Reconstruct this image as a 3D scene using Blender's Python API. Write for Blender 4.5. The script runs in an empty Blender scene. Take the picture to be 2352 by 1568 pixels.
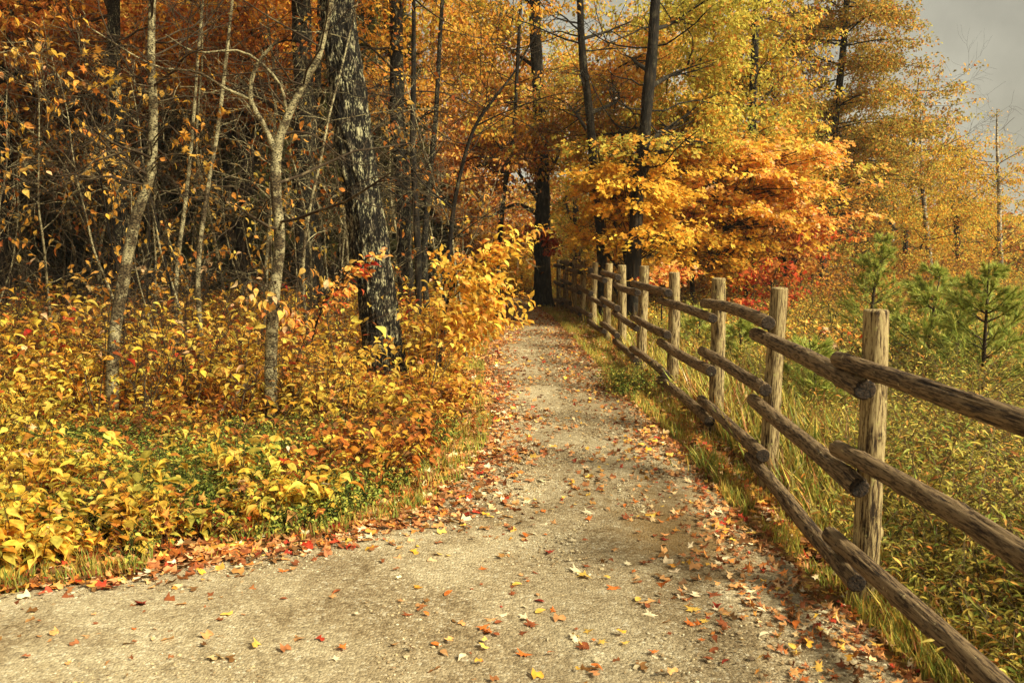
import bpy, math, random
import numpy as np
from mathutils import Vector, Matrix

rng = np.random.default_rng(7)
random.seed(7)
scene = bpy.context.scene
COL = scene.collection
R = math.radians

# ------------------------------------------------------------------ camera
F = 1934.0                      # focal length in units of a 2352-wide picture
HC = 1.60
PITCH = math.atan(233.0 / F)
cp, sp = math.cos(PITCH), math.sin(PITCH)

def P(px, py, d):
    """world point seen at (px,py) standing d metres ahead"""
    u = (px - 1176) / F; v = (784 - py) / F
    y = cp + v * sp; z = -sp + v * cp
    s = d / y
    return np.array([u * s, d, HC + z * s])

def G(px, py, z0=0.0):
    u = (px - 1176) / F; v = (784 - py) / F
    y = cp + v * sp; z = -sp + v * cp
    s = (z0 - HC) / z
    return np.array([u * s, y * s, z0])

cam_d = bpy.data.cameras.new("camera"); cam = bpy.data.objects.new("camera", cam_d)
COL.objects.link(cam); scene.camera = cam
cam.location = (0, 0, HC); cam.rotation_euler = (math.pi / 2 - PITCH, 0, 0)
cam_d.sensor_width = 36; cam_d.lens = 36 * F / 2352
cam_d.clip_start = 0.05; cam_d.clip_end = 2000
cam_d.dof.use_dof = True; cam_d.dof.focus_distance = 9.0; cam_d.dof.aperture_fstop = 9.0

# ------------------------------------------------------------------ noise
def _hash(ix, iy, iz, seed):
    h = (ix.astype(np.int64) * 374761393 + iy.astype(np.int64) * 668265263 + iz.astype(np.int64) * 2147483647 + seed * 974634777) & 0xffffffff
    h = ((h ^ (h >> 13)) * 1274126177) & 0xffffffff
    h = (h ^ (h >> 16)) & 0xffffffff
    return h / 4294967295.0

def vnoise(p, seed=0):
    p = np.asarray(p, float); i = np.floor(p).astype(np.int64); f = p - i; f = f * f * (3 - 2 * f)
    out = 0
    for dx in (0, 1):
        for dy in (0, 1):
            for dz in (0, 1):
                w = (f[..., 0] if dx else 1 - f[..., 0]) * (f[..., 1] if dy else 1 - f[..., 1]) * (f[..., 2] if dz else 1 - f[..., 2])
                out = out + w * _hash(i[..., 0] + dx, i[..., 1] + dy, i[..., 2] + dz, seed)
    return out

def fbm(p, seed=0, o=3):
    s = 0; a = 1; t = 0; p = np.asarray(p, float)
    for k in range(o):
        s = s + a * vnoise(p * 2 ** k, seed + k * 17); t += a; a *= .5
    return s / t

def sstep(a, b, x):
    t = np.clip((x - a) / (b - a), 0, 1); return t * t * (3 - 2 * t)

# ------------------------------------------------------------------ mesh builder
class MB:
    def __init__(s):
        s.V = []; s.C = []; s.n = 0; s.F = []      # F: (array (m,k), material index)
    def add(s, v, f, c=None, mi=0):
        v = np.asarray(v, float).reshape(-1, 3); f = np.asarray(f, np.int64)
        s.V.append(v); s.F.append((f + s.n, mi)); s.n += len(v)
        if c is None: c = np.ones((len(v), 3)) * .5
        s.C.append(c)
    def build(s, name, mats, parent=None, origin=(0, 0, 0), smooth=True):
        V = np.concatenate(s.V) - np.asarray(origin, float)
        me = bpy.data.meshes.new(name)
        me.vertices.add(len(V)); me.vertices.foreach_set('co', V.astype(np.float32).ravel())
        loops = np.concatenate([f.ravel() for f, m in s.F]); sizes = np.concatenate([np.full(len(f), f.shape[1]) for f, m in s.F])
        mi = np.concatenate([np.full(len(f), m) for f, m in s.F])
        me.loops.add(len(loops)); me.loops.foreach_set('vertex_index', loops.astype(np.int32))
        me.polygons.add(len(sizes)); st = np.concatenate([[0], np.cumsum(sizes)[:-1]])
        me.polygons.foreach_set('loop_start', st.astype(np.int32))
        me.polygons.foreach_set('material_index', mi.astype(np.int32))
        me.polygons.foreach_set('use_smooth', np.full(len(sizes), smooth))
        a = me.attributes.new('tint', 'FLOAT_COLOR', 'POINT')
        C = np.concatenate(s.C); C4 = np.ones((len(C), 4), np.float32); C4[:, :3] = C
        a.data.foreach_set('color', C4.ravel())
        me.update(calc_edges=True); me.validate()
        for m in (mats if isinstance(mats, (list, tuple)) else [mats]): me.materials.append(m)
        o = bpy.data.objects.new(name, me); COL.objects.link(o)
        if parent is not None: o.parent = parent
        else: o.location = origin
        return o

def tag(o, label=None, cat=None, group=None, kind=None):
    if label: o['label'] = label
    if cat: o['category'] = cat
    if group: o['group'] = group
    if kind: o['kind'] = kind
    return o

def empty(name, loc, label, cat, group=None):
    o = bpy.data.objects.new(name, None); COL.objects.link(o); o.location = loc
    o.empty_display_size = .2
    return tag(o, label, cat, group)

def copy_tree(o, loc, rotz=0, sc=1.0, label=None, group=None):
    c = o.copy(); COL.objects.link(c); c.location = loc; c.rotation_euler = (0, 0, rotz)
    c.scale = (sc, sc, sc) if not isinstance(sc, tuple) else sc
    if label: c['label'] = label
    if group: c['group'] = group
    for ch in list(o.children):
        d = ch.copy(); COL.objects.link(d); d.parent = c
    return c

# ------------------------------------------------------------------ tubes
def tubes(mb, lines, sides, c=(.5, .5, .5), mi=0, rough=0.0, seed=0):
    """lines: list of (pts (n,3), radii (n,)) all with the same n"""
    if not lines: return
    byn = {}
    for p, r in lines: byn.setdefault(len(p), []).append((p, r))
    for n, ls in byn.items():
        Pp = np.array([l[0] for l in ls], float); Rr = np.array([l[1] for l in ls], float)
        T = np.gradient(Pp, axis=1); T /= np.linalg.norm(T, axis=2, keepdims=True) + 1e-9
        ref = np.where(np.abs(T[:, :1, 2:3]) > .8, np.array([[[0, 1., 0]]]), np.array([[[0, 0, 1.]]]))
        ref = np.broadcast_to(ref, T.shape)
        U = np.cross(T, ref); U /= np.linalg.norm(U, axis=2, keepdims=True) + 1e-9
        W = np.cross(T, U)
        a = np.arange(sides) / sides * 2 * np.pi
        ring = U[:, :, None, :] * np.cos(a)[None, None, :, None] + W[:, :, None, :] * np.sin(a)[None, None, :, None]
        rr = Rr[:, :, None, None]
        V = Pp[:, :, None, :] + ring * rr
        if rough:
            nn = fbm(V * np.array([14, 14, 5.]), seed, 2)[..., None] - .5
            V = V + ring * rr * rough * nn * 2
        m = len(ls)
        idx = (np.arange(m)[:, None, None] * n + np.arange(n)[None, :, None]) * sides + np.arange(sides)[None, None, :]
        A = idx[:, :-1, :]; B = np.roll(A, -1, axis=2); Dd = idx[:, 1:, :]; Cc = np.roll(Dd, -1, axis=2)
        f = np.stack([A, B, Cc, Dd], -1).reshape(-1, 4)
        mb.add(V.reshape(-1, 3), f, np.broadcast_to(np.asarray(c, float), (m * n * sides, 3)), mi)

def spline(pts, n):
    pts = np.asarray(pts, float); m = len(pts)
    if m == 2: pts = np.array([pts[0], (pts[0] + pts[1]) / 2, pts[1]]); m = 3
    ext = np.vstack([2 * pts[0] - pts[1], pts, 2 * pts[-1] - pts[-2]])
    t = np.linspace(0, m - 1 - 1e-6, n); i = t.astype(int); f = (t - i)[:, None]
    p0, p1, p2, p3 = ext[i], ext[i + 1], ext[i + 2], ext[i + 3]
    return .5 * ((2 * p1) + (-p0 + p2) * f + (2 * p0 - 5 * p1 + 4 * p2 - p3) * f ** 2 + (-p0 + 3 * p1 - 3 * p2 + p3) * f ** 3)

def bark_tube(mb, pts, radii, sides=28, seg=80, ridge=.12, flare=.5, seed=0, ks=9.0, kz=2.2, mi=0):
    c = spline(pts, seg); tt = np.linspace(0, 1, len(radii)); r = np.interp(np.linspace(0, 1, seg), tt, radii)
    s = np.concatenate([[0], np.cumsum(np.linalg.norm(np.diff(c, axis=0), axis=1))])
    r = r * (1 + flare * np.exp(-s / .22))
    T = np.gradient(c, axis=0); T /= np.linalg.norm(T, axis=1, keepdims=True)
    U = np.cross(T, np.array([0, 1., 0])); U /= np.linalg.norm(U, axis=1, keepdims=True); W = np.cross(T, U)
    a = np.arange(sides) / sides * 2 * np.pi
    ca, sa = np.cos(a), np.sin(a)
    q = np.zeros((seg, sides, 3)); q[..., 0] = ca * ks / 3; q[..., 1] = sa * ks / 3; q[..., 2] = s[:, None] * kz
    nz = np.abs(fbm(q * 1.6, seed, 3) - .5) * 2
    big = fbm(np.stack([q[..., 0] * .25, q[..., 1] * .25, q[..., 2] * .5], -1), seed + 5, 2) - .5
    root = np.exp(-s / .25)[:, None] * .35 * np.sin(a * 5 + seed)[None, :] * (1 if flare > .2 else 0)
    rr = r[:, None] * (1 - ridge + ridge * 2 * nz + big * .22 + root)
    V = c[:, None, :] + (U[:, None, :] * ca[None, :, None] + W[:, None, :] * sa[None, :, None]) * rr[..., None]
    idx = np.arange(seg)[:, None] * sides + np.arange(sides)[None, :]
    A = idx[:-1]; B = np.roll(A, -1, 1); D = idx[1:]; C = np.roll(D, -1, 1)
    mb.add(V.reshape(-1, 3), np.stack([A, B, C, D], -1).reshape(-1, 4), None, mi)
    return c, r

def grow(lines, p, d, L, r, lvl, maxl, g, up=.15, wob=.22, nch=(3, 5), shrink=.55, tips=None, ang=(.5, 1.1)):
    n = 6; pts = [np.array(p, float)]; dd = np.array(d, float); dd /= np.linalg.norm(dd)
    for i in range(n - 1):
        dd = dd + g.normal(0, wob, 3) + np.array([0, 0, up]) * .3; dd /= np.linalg.norm(dd)
        pts.append(pts[-1] + dd * L / (n - 1))
    pts = np.array(pts); rad = np.linspace(r, max(r * .45, .0022), n)
    lines.setdefault(lvl, []).append((pts, rad))
    if tips is not None: tips.append((pts, lvl))
    if lvl >= maxl: return
    for k in range(g.integers(*nch)):
        t = g.uniform(.3, .98); i = min(int(t * (n - 1)), n - 2); q = pts[i] + (pts[i + 1] - pts[i]) * (t * (n - 1) - i)
        ax = pts[i + 1] - pts[i]; ax /= np.linalg.norm(ax)
        rn = g.normal(0, 1, 3); rn -= ax * rn.dot(ax); rn /= np.linalg.norm(rn)
        a = g.uniform(*ang); nd = ax * math.cos(a) + rn * math.sin(a)
        grow(lines, q, nd, L * g.uniform(shrink * .75, shrink * 1.25), max(r * (1 - t * .5) * .5, .0025), lvl + 1, maxl, g, up, wob, nch, shrink, tips, ang)

def lines_to(mb, lines, mi=0, s0=6):
    for l, ls in lines.items(): tubes(mb, ls, max(3, s0 - l), mi=mi)

# ------------------------------------------------------------------ leaves
def srgb(*c):
    c = np.array(c) / 255.0
    return np.where(c < .04045, c / 12.92, ((c + .055) / 1.055) ** 2.4)

TPL = {}
ribs = [(0, 0, 0), (0, .22, .0), (0, .45, -.02), (0, .68, -.07), (0, .88, -.15), (0, 1.06, -.27)]
sd_ = [(.15, .10, .02), (.27, .28, .05), (.29, .47, .06), (.21, .68, .02), (.10, .87, -.07)]
v = ribs + [(x, y, z) for x, y, z in sd_] + [(-x, y, z) for x, y, z in sd_]
TPL['ovate'] = (np.array(v, float), [[0, 1, 7, 6], [1, 2, 8, 7], [2, 3, 9, 8], [3, 4, 10, 9], [1, 0, 11, 12], [2, 1, 12, 13], [3, 2, 13, 14], [4, 3, 14, 15]], [[4, 5, 10], [5, 4, 15]])
ang = [-90, -62, -48, -20, 2, 20, 35, 52, 66, 80, 90]
rad = [.10, .46, .30, .74, .36, .46, .86, .42, .52, .40, 1.0]
al = [(180 - a) for a in ang[::-1][1:]]; rl = rad[::-1][1:]
aa = np.radians(np.array(ang + al[:-1], float)); rr_ = np.array(rad + rl[:-1])
mv = [(0, 0, 0)] + [(math.cos(a) * r * .62, math.sin(a) * r * .62, .22 * r * r * math.cos(2 * a + .5) - .05) for a, r in zip(aa, rr_)]
mv = np.array(mv) + np.array([0, .25, 0])
TPL['maple'] = (mv, [], [[0, i, i % len(aa) + 1] for i in range(1, len(aa) + 1)])
TPL['kite'] = (np.array([(0, 0, 0), (.30, .45, .09), (0, 1, -.10), (-.30, .45, .09)], float), [], [[0, 1, 2], [0, 2, 3]])
TPL['star'] = (np.array([(0, 0, 0), (.48, .12, .05), (.16, .42, 0), (.3, .85, -.05), (0, 1., -.08), (-.3, .8, .03), (-.18, .42, 0), (-.5, .16, .08)], float),
               [[0, 1, 2, 6], [2, 3, 4, 6]], [[0, 6, 7], [4, 5, 6]])
TPL['lance'] = (np.array([(0, 0, 0), (.13, .35, .04), (.10, .7, .0), (0, 1, -.16), (-.10, .7, .0), (-.13, .35, .04), (0, .5, -.02)], float), [], [[0, 1, 6], [1, 2, 6], [2, 3, 6], [3, 4, 6], [4, 5, 6], [5, 0, 6]])
TPL['needle'] = (np.array([(-.035, 0, 0), (.035, 0, 0), (0, 1, 0)], float), [], [[0, 1, 2]])
TPL['blade'] = (np.array([(-.03, 0, 0), (.03, 0, 0), (.022, .5, .04), (-.022, .5, .04), (0, 1, -.06)], float), [[0, 1, 2, 3]], [[3, 2, 4]])

def scatter(mb, kind, pos, size, dirs, nrm, cols, g, mi=0):
    """one leaf per pos; dirs = where the tip points, nrm = roughly its upper face"""
    N = len(pos)
    if N == 0: return
    tv, q, t = TPL[kind]; k = len(tv)
    Y = dirs / (np.linalg.norm(dirs, axis=1, keepdims=True) + 1e-9)
    X = np.cross(Y, nrm); X /= np.linalg.norm(X, axis=1, keepdims=True) + 1e-9
    Z = np.cross(X, Y)
    s = np.broadcast_to(np.asarray(size, float), (N,))[:, None, None]
    curl = g.uniform(.3, 2.2, (N, 1))
    T = np.broadcast_to(tv[None], (N, k, 3)).copy(); T[..., 2] *= curl
    T[..., 0] *= g.uniform(.75, 1.2, (N, 1))
    V = pos[:, None, :] + s * (T[..., 0:1] * X[:, None] + T[..., 1:2] * Y[:, None] + T[..., 2:3] * Z[:, None])
    C = np.repeat(cols, k, axis=0)
    base = (np.arange(N) * k)[:, None, None]
    n0 = mb.n
    mb.V.append(V.reshape(-1, 3)); mb.C.append(C); mb.n += N * k
    if q: mb.F.append(((np.array(q)[None] + base).reshape(-1, 4) + n0, mi))
    if t: mb.F.append(((np.array(t)[None] + base).reshape(-1, 3) + n0, mi))

PAL = {
 'yellow':  [((248, 212, 96), 4), ((240, 196, 76), 3), ((228, 178, 64), 2), ((214, 190, 84), 1), ((196, 134, 56), 1)],
 'gold':    [((240, 184, 72), 4), ((232, 164, 58), 3), ((214, 146, 52), 2), ((172, 112, 44), 1)],
 'maple_y': [((250, 202, 78), 5), ((246, 184, 64), 4), ((236, 164, 54), 2), ((222, 188, 72), 1)],
 'orange':  [((252, 186, 92), 4), ((248, 168, 76), 3), ((250, 200, 104), 3), ((232, 142, 62), 1), ((246, 196, 146), 1)],
 'rust':    [((192, 116, 52), 4), ((168, 96, 42), 3), ((212, 140, 62), 2), ((140, 74, 34), 2)],
 'bronze':  [((212, 164, 74), 3), ((192, 142, 60), 3), ((222, 178, 80), 2), ((206, 124, 54), 2)],
 'red':     [((196, 74, 42), 3), ((210, 98, 54), 2), ((166, 48, 32), 2), ((214, 130, 66), 1)],
 'olive':   [((200, 186, 80), 4), ((184, 170, 68), 3), ((212, 192, 84), 2), ((158, 146, 58), 2), ((224, 164, 68), 1)],
 'olived':  [((156, 142, 72), 3), ((136, 124, 62), 3), ((174, 150, 72), 2), ((160, 112, 56), 1)],
 'green':   [((140, 152, 66), 3), ((116, 134, 56), 3), ((166, 168, 76), 2), ((182, 166, 72), 1)],
 'pine':    [((176, 182, 88), 3), ((148, 164, 76), 3), ((200, 190, 96), 2)],
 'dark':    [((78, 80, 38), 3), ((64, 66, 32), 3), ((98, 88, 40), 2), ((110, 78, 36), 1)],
 'litter':  [((196, 138, 86), 4), ((154, 96, 58), 4), ((206, 148, 90), 3), ((222, 182, 130), 2), ((132, 74, 42), 3), ((176, 62, 40), 1), ((224, 180, 84), 1), ((228, 208, 166), 1)],
 'meadow':  [((190, 174, 80), 4), ((166, 156, 68), 3), ((210, 184, 84), 3), ((204, 150, 72), 2), ((168, 106, 58), 1)],
 'brown':   [((124, 86, 48), 3), ((104, 70, 38), 3), ((154, 108, 58), 2)],
}
def pick(pal, n, g, jit=.22):
    items = []
    for p in ([pal] if isinstance(pal, str) else pal):
        nm, w = (p, 1) if isinstance(p, str) else p
        tot = sum(x[1] for x in PAL[nm]); items += [(srgb(*c), w * k / tot) for c, k in PAL[nm]]
    cs = np.array([i[0] for i in items]); w = np.array([i[1] for i in items]); w /= w.sum()
    c = cs[g.choice(len(cs), n, p=w)]
    return np.clip(c * g.uniform(1 - jit, 1 + jit, (n, 1)) * g.uniform(.94, 1.06, (n, 3)), 0, .95)

def clump_leaves(mb, centers, rad, per, size, pal, g, kind='kite', flat=.45, droop=.4, colpal=None):
    m = len(centers)
    if m == 0: return
    N = m * per
    off = g.normal(0, 1, (N, 3)); off /= np.linalg.norm(off, axis=1, keepdims=True); off *= g.uniform(.15, 1, (N, 1)) ** .6
    off *= np.array([1, 1, flat]); rr = np.repeat(np.broadcast_to(rad, (m,)), per)[:, None]
    pos = np.repeat(centers, per, axis=0) + off * rr
    d = off * np.array([1, 1, .4]) + g.normal(0, .5, (N, 3)); d[:, 2] -= droop
    nr = g.normal(0, .55, (N, 3)) + np.array([.12, -.25, .8])
    c = pick(pal, N, g) * np.repeat(g.uniform(.8, 1.18, (m, 1)), per, axis=0)
    scatter(mb, kind, pos, size * g.uniform(.6, 1.25, N), d, nr, np.clip(c, 0, .95), g)

# ------------------------------------------------------------------ materials
def new_mat(name):
    m = bpy.data.materials.new(name); m.use_nodes = True; nt = m.node_tree; nt.nodes.clear()
    return m, nt, nt.nodes, nt.links

def leaf_mat(name, trans=.38, rough=.65, spec=.14):
    m, nt, N, L = new_mat(name)
    out = N.new('ShaderNodeOutputMaterial'); at = N.new('ShaderNodeAttribute'); at.attribute_name = 'tint'
    tc = N.new('ShaderNodeNewGeometry')
    nz = N.new('ShaderNodeTexNoise'); nz.inputs['Scale'].default_value = 38; nz.inputs['Detail'].default_value = 3
    L.new(tc.outputs['Position'], nz.inputs['Vector'])
    mr = N.new('ShaderNodeMapRange'); mr.inputs['From Min'].default_value = .32; mr.inputs['From Max'].default_value = .64
    mr.inputs['To Min'].default_value = .62; mr.inputs['To Max'].default_value = 1.22
    L.new(nz.outputs['Fac'], mr.inputs['Value'])
    vm = N.new('ShaderNodeVectorMath'); vm.operation = 'SCALE'
    L.new(at.outputs['Color'], vm.inputs[0]); L.new(mr.outputs['Result'], vm.inputs['Scale'])
    b = N.new('ShaderNodeBsdfPrincipled'); b.inputs['Roughness'].default_value = rough; b.inputs['Specular IOR Level'].default_value = spec
    t = N.new('ShaderNodeBsdfTranslucent'); mx = N.new('ShaderNodeMixShader'); mx.inputs[0].default_value = trans
    L.new(vm.outputs[0], b.inputs['Base Color']); L.new(vm.outputs[0], t.inputs['Color'])
    L.new(b.outputs[0], mx.inputs[1]); L.new(t.outputs[0], mx.inputs[2]); L.new(mx.outputs[0], out.inputs['Surface'])
    return m

def ramp(N, pts, interp='LINEAR'):
    r = N.new('ShaderNodeValToRGB'); r.color_ramp.interpolation = interp
    e = r.color_ramp.elements
    while len(e) > 1: e.remove(e[-1])
    e[0].position = pts[0][0]; e[0].color = (*pts[0][1], 1)
    for p, c in pts[1:]:
        x = e.new(p); x.color = (*c, 1)
    return r

def bark_mat(name, dark, mid, light, lichen, lich_amt=.5, scale=(22, 22, 5), bump=.6, cell=1.3, base=.38, nw=1.0):
    m, nt, N, L = new_mat(name)
    out = N.new('ShaderNodeOutputMaterial'); b = N.new('ShaderNodeBsdfPrincipled'); b.inputs['Roughness'].default_value = .85
    b.inputs['Specular IOR Level'].default_value = .2
    tc = N.new('ShaderNodeTexCoord'); mp = N.new('ShaderNodeMapping'); mp.inputs['Scale'].default_value = scale
    L.new(tc.outputs['Object'], mp.inputs['Vector'])
    wn = N.new('ShaderNodeTexNoise'); wn.inputs['Scale'].default_value = .8; wn.inputs['Detail'].default_value = 4
    L.new(mp.outputs[0], wn.inputs['Vector'])
    mixv = N.new('ShaderNodeMixRGB'); mixv.inputs[0].default_value = .6
    L.new(mp.outputs[0], mixv.inputs[1]); L.new(wn.outputs['Color'], mixv.inputs[2])
    vo = N.new('ShaderNodeTexVoronoi'); vo.feature = 'DISTANCE_TO_EDGE'; vo.inputs['Scale'].default_value = 1.0
    L.new(mixv.outputs[0], vo.inputs['Vector'])
    n2 = N.new('ShaderNodeTexNoise'); n2.inputs['Scale'].default_value = 2.2; n2.inputs['Detail'].default_value = 6; n2.inputs['Roughness'].default_value = .7
    L.new(mp.outputs[0], n2.inputs['Vector'])
    mul = N.new('ShaderNodeMath'); mul.operation = 'MULTIPLY_ADD'; mul.inputs[1].default_value = cell
    sub = N.new('ShaderNodeMath'); sub.operation = 'MULTIPLY_ADD'; sub.inputs[1].default_value = nw; sub.inputs[2].default_value = -base * nw
    L.new(n2.outputs['Fac'], sub.inputs[0]); L.new(vo.outputs['Distance'], mul.inputs[0]); L.new(sub.outputs[0], mul.inputs[2])
    r = ramp(N, [(0, dark), (.18, dark), (.34, mid), (.62, light), (1, light)]); L.new(mul.outputs[0], r.inputs[0])
    ln = N.new('ShaderNodeTexNoise'); ln.inputs['Scale'].default_value = 7; ln.inputs['Detail'].default_value = 6; ln.inputs['Roughness'].default_value = .72
    L.new(tc.outputs['Object'], ln.inputs['Vector'])
    lr = ramp(N, [(0, (0, 0, 0)), (.56 - .14 * lich_amt, (0, 0, 0)), (.66 - .12 * lich_amt, (1, 1, 1))]); L.new(ln.outputs['Fac'], lr.inputs[0])
    mm = N.new('ShaderNodeMath'); mm.operation = 'MULTIPLY'
    gt = N.new('ShaderNodeMapRange'); gt.inputs['From Min'].default_value = .15; gt.inputs['From Max'].default_value = .35
    L.new(mul.outputs[0], gt.inputs['Value']); L.new(lr.outputs[0], mm.inputs[0]); L.new(gt.outputs[0], mm.inputs[1])
    mx = N.new('ShaderNodeMixRGB'); mx.inputs[2].default_value = (*lichen, 1)
    L.new(mm.outputs[0], mx.inputs[0]); L.new(r.outputs[0], mx.inputs[1]); L.new(mx.outputs[0], b.inputs['Base Color'])
    bp = N.new('ShaderNodeBump'); bp.inputs['Strength'].default_value = bump; bp.inputs['Distance'].default_value = .02
    L.new(mul.outputs[0], bp.inputs['Height']); L.new(bp.outputs[0], b.inputs['Normal'])
    L.new(b.outputs[0], out.inputs['Surface'])
    return m

def wood_mat(name, dark, mid, light, end=False, lichen=(.30, .29, .16), lamt=.3):
    m, nt, N, L = new_mat(name)
    out = N.new('ShaderNodeOutputMaterial'); b = N.new('ShaderNodeBsdfPrincipled'); b.inputs['Roughness'].default_value = .8
    b.inputs['Specular IOR Level'].default_value = .25
    tc = N.new('ShaderNodeTexCoord'); oi = N.new('ShaderNodeObjectInfo')
    off = N.new('ShaderNodeVectorMath'); off.operation = 'ADD'
    mr0 = N.new('ShaderNodeMath'); mr0.operation = 'MULTIPLY'; mr0.inputs[1].default_value = 40
    L.new(oi.outputs['Random'], mr0.inputs[0]); L.new(tc.outputs['Object'], off.inputs[0]); L.new(mr0.outputs[0], off.inputs[1])
    mp = N.new('ShaderNodeMapping'); mp.inputs['Scale'].default_value = (70, 70, 7) if not end else (60, 60, 60)
    L.new(off.outputs[0], mp.inputs['Vector'])
    n1 = N.new('ShaderNodeTexNoise'); n1.inputs['Scale'].default_value = 1.5; n1.inputs['Detail'].default_value = 8; n1.inputs['Roughness'].default_value = .72
    L.new(mp.outputs[0], n1.inputs['Vector'])
    mp2 = N.new('ShaderNodeMapping'); mp2.inputs['Scale'].default_value = (9, 9, 1.6); L.new(off.outputs[0], mp2.inputs['Vector'])
    n2 = N.new('ShaderNodeTexNoise'); n2.inputs['Scale'].default_value = 1.6; n2.inputs['Detail'].default_value = 4; L.new(mp2.outputs[0], n2.inputs['Vector'])
    add = N.new('ShaderNodeMath'); add.operation = 'MULTIPLY_ADD'; add.inputs[1].default_value = .85
    hlf = N.new('ShaderNodeMath'); hlf.operation = 'MULTIPLY'; hlf.inputs[1].default_value = .22
    L.new(n2.outputs['Fac'], hlf.inputs[0]); L.new(n1.outputs['Fac'], add.inputs[0]); L.new(hlf.outputs[0], add.inputs[2])
    r = ramp(N, [(0, dark), (.45, dark), (.505, mid), (.575, light), (1, light)]); L.new(add.outputs[0], r.inputs[0])
    # knots
    mk = N.new('ShaderNodeMapping'); mk.inputs['Scale'].default_value = (8, 8, 3.2); L.new(off.outputs[0], mk.inputs['Vector'])
    vk = N.new('ShaderNodeTexVoronoi'); vk.inputs['Scale'].default_value = 1; L.new(mk.outputs[0], vk.inputs['Vector'])
    kr = ramp(N, [(0, (1, 1, 1)), (.06, (1, 1, 1)), (.12, (0, 0, 0))]); L.new(vk.outputs['Distance'], kr.inputs[0])
    mxk = N.new('ShaderNodeMixRGB'); mxk.inputs[2].default_value = (*dark, 1); L.new(kr.outputs[0], mxk.inputs[0]); L.new(r.outputs[0], mxk.inputs[1])
    ln = N.new('ShaderNodeTexNoise'); ln.inputs['Scale'].default_value = 16; ln.inputs['Detail'].default_value = 5; ln.inputs['Roughness'].default_value = .7
    L.new(off.outputs[0], ln.inputs['Vector'])
    lr = ramp(N, [(0, (0, 0, 0)), (.66 - .18 * lamt, (0, 0, 0)), (.72 - .16 * lamt, (1, 1, 1))]); L.new(ln.outputs['Fac'], lr.inputs[0])
    mxl = N.new('ShaderNodeMixRGB'); mxl.inputs[2].default_value = (*lichen, 1); L.new(lr.outputs[0], mxl.inputs[0]); L.new(mxk.outputs[0], mxl.inputs[1])
    L.new(mxl.outputs[0], b.inputs['Base Color'])
    bp = N.new('ShaderNodeBump'); bp.inputs['Strength'].default_value = .9; bp.inputs['Distance'].default_value = .008
    L.new(add.outputs[0], bp.inputs['Height']); L.new(bp.outputs[0], b.inputs['Normal']); L.new(b.outputs[0], out.inputs['Surface'])
    return m

M_leaf = leaf_mat('autumn leaf', .5)
M_leaf_dry = leaf_mat('dry fallen leaf', .12, .6)
M_needle = leaf_mat('needles', .3, .5)
M_grass = leaf_mat('grass blades', .35, .5)
M_oak = bark_mat('oak bark', (.006, .004, .002), (.07, .052, .03), (.38, .32, .20), (.55, .50, .28), .6, (34, 34, 9), 1.0, .9, .49, 2.4)
M_grey = bark_mat('grey bark', (.007, .005, .003), (.05, .037, .021), (.20, .16, .095), (.36, .32, .17), .5, (50, 50, 18), .8, .6, .48, 2.2)
M_dark = bark_mat('dark bark', (.006, .004, .0025), (.022, .015, .008), (.06, .043, .025), (.09, .08, .045), .1, (34, 34, 8), .8, .9, .36)
M_sap = bark_mat('sapling bark', (.012, .008, .004), (.06, .04, .019), (.20, .145, .07), (.40, .34, .18), .75, (26, 26, 40), .5, .25, .34, 1.8)
M_twig = bark_mat('twig bark', (.010, .006, .003), (.030, .018, .009), (.07, .045, .022), (.16, .12, .06), .1, (20, 20, 20), .1, .0, .12)
M_birch = bark_mat('birch bark', (.05, .04, .03), (.42, .37, .27), (.62, .56, .42), (.6, .55, .4), .1, (12, 12, 40), .2)
M_post = wood_mat('weathered post', srgb(40, 28, 15), srgb(108, 86, 54), srgb(162, 142, 98), lichen=srgb(168, 158, 96), lamt=.35)
M_rail = wood_mat('weathered rail', srgb(34, 24, 15), srgb(74, 56, 37), srgb(122, 100, 70), lichen=srgb(176, 158, 112), lamt=.1)
M_end_shade = wood_mat('end grain in painted shade', srgb(18, 13, 9), srgb(34, 25, 17), srgb(56, 42, 28), end=True, lamt=0)  # end grain near black: shade from posts and upper rails painted in

# ------------------------------------------------------------------ terrain
EDGE_L = [(-700, 1440), (-300, 1392), (0, 1366), (192, 1338), (450, 1300), (700, 1245), (860, 1215), (942, 1185), (1046, 1105), (1110, 1020), (1125, 950), (1104, 880), (1112, 806), (1150, 752), (1168, 718), (1162, 700), (1120, 690), (1040, 680)]
EDGE_R = [(2500, 2050), (2150, 1620), (2010, 1490), (1883, 1369), (1778, 1264), (1650, 1159), (1595, 1075), (1523, 996), (1433, 921), (1367, 846), (1300, 768), (1262, 728), (1225, 704), (1180, 684), (1120, 672), (1040, 664)]
WL = np.array([G(*p)[:2] for p in EDGE_L]); WR = np.array([G(*p)[:2] for p in EDGE_R])

def path_lr(y):
    """left and right edge x at distance y (for y in the straight part)"""
    yl = np.interp(y, WL[3:14, 1], WL[3:14, 0]); yr = np.interp(y, WR[:13, 1], WR[:13, 0])
    return yl, yr

_o = np.argsort(WL[:14, 1]); OL = np.vstack([[-30, 1.0], [-14, WL[0, 1] - .35], WL[:14][_o]])
def left_edge(y): return np.interp(y, OL[:, 1], OL[:, 0])

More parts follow.
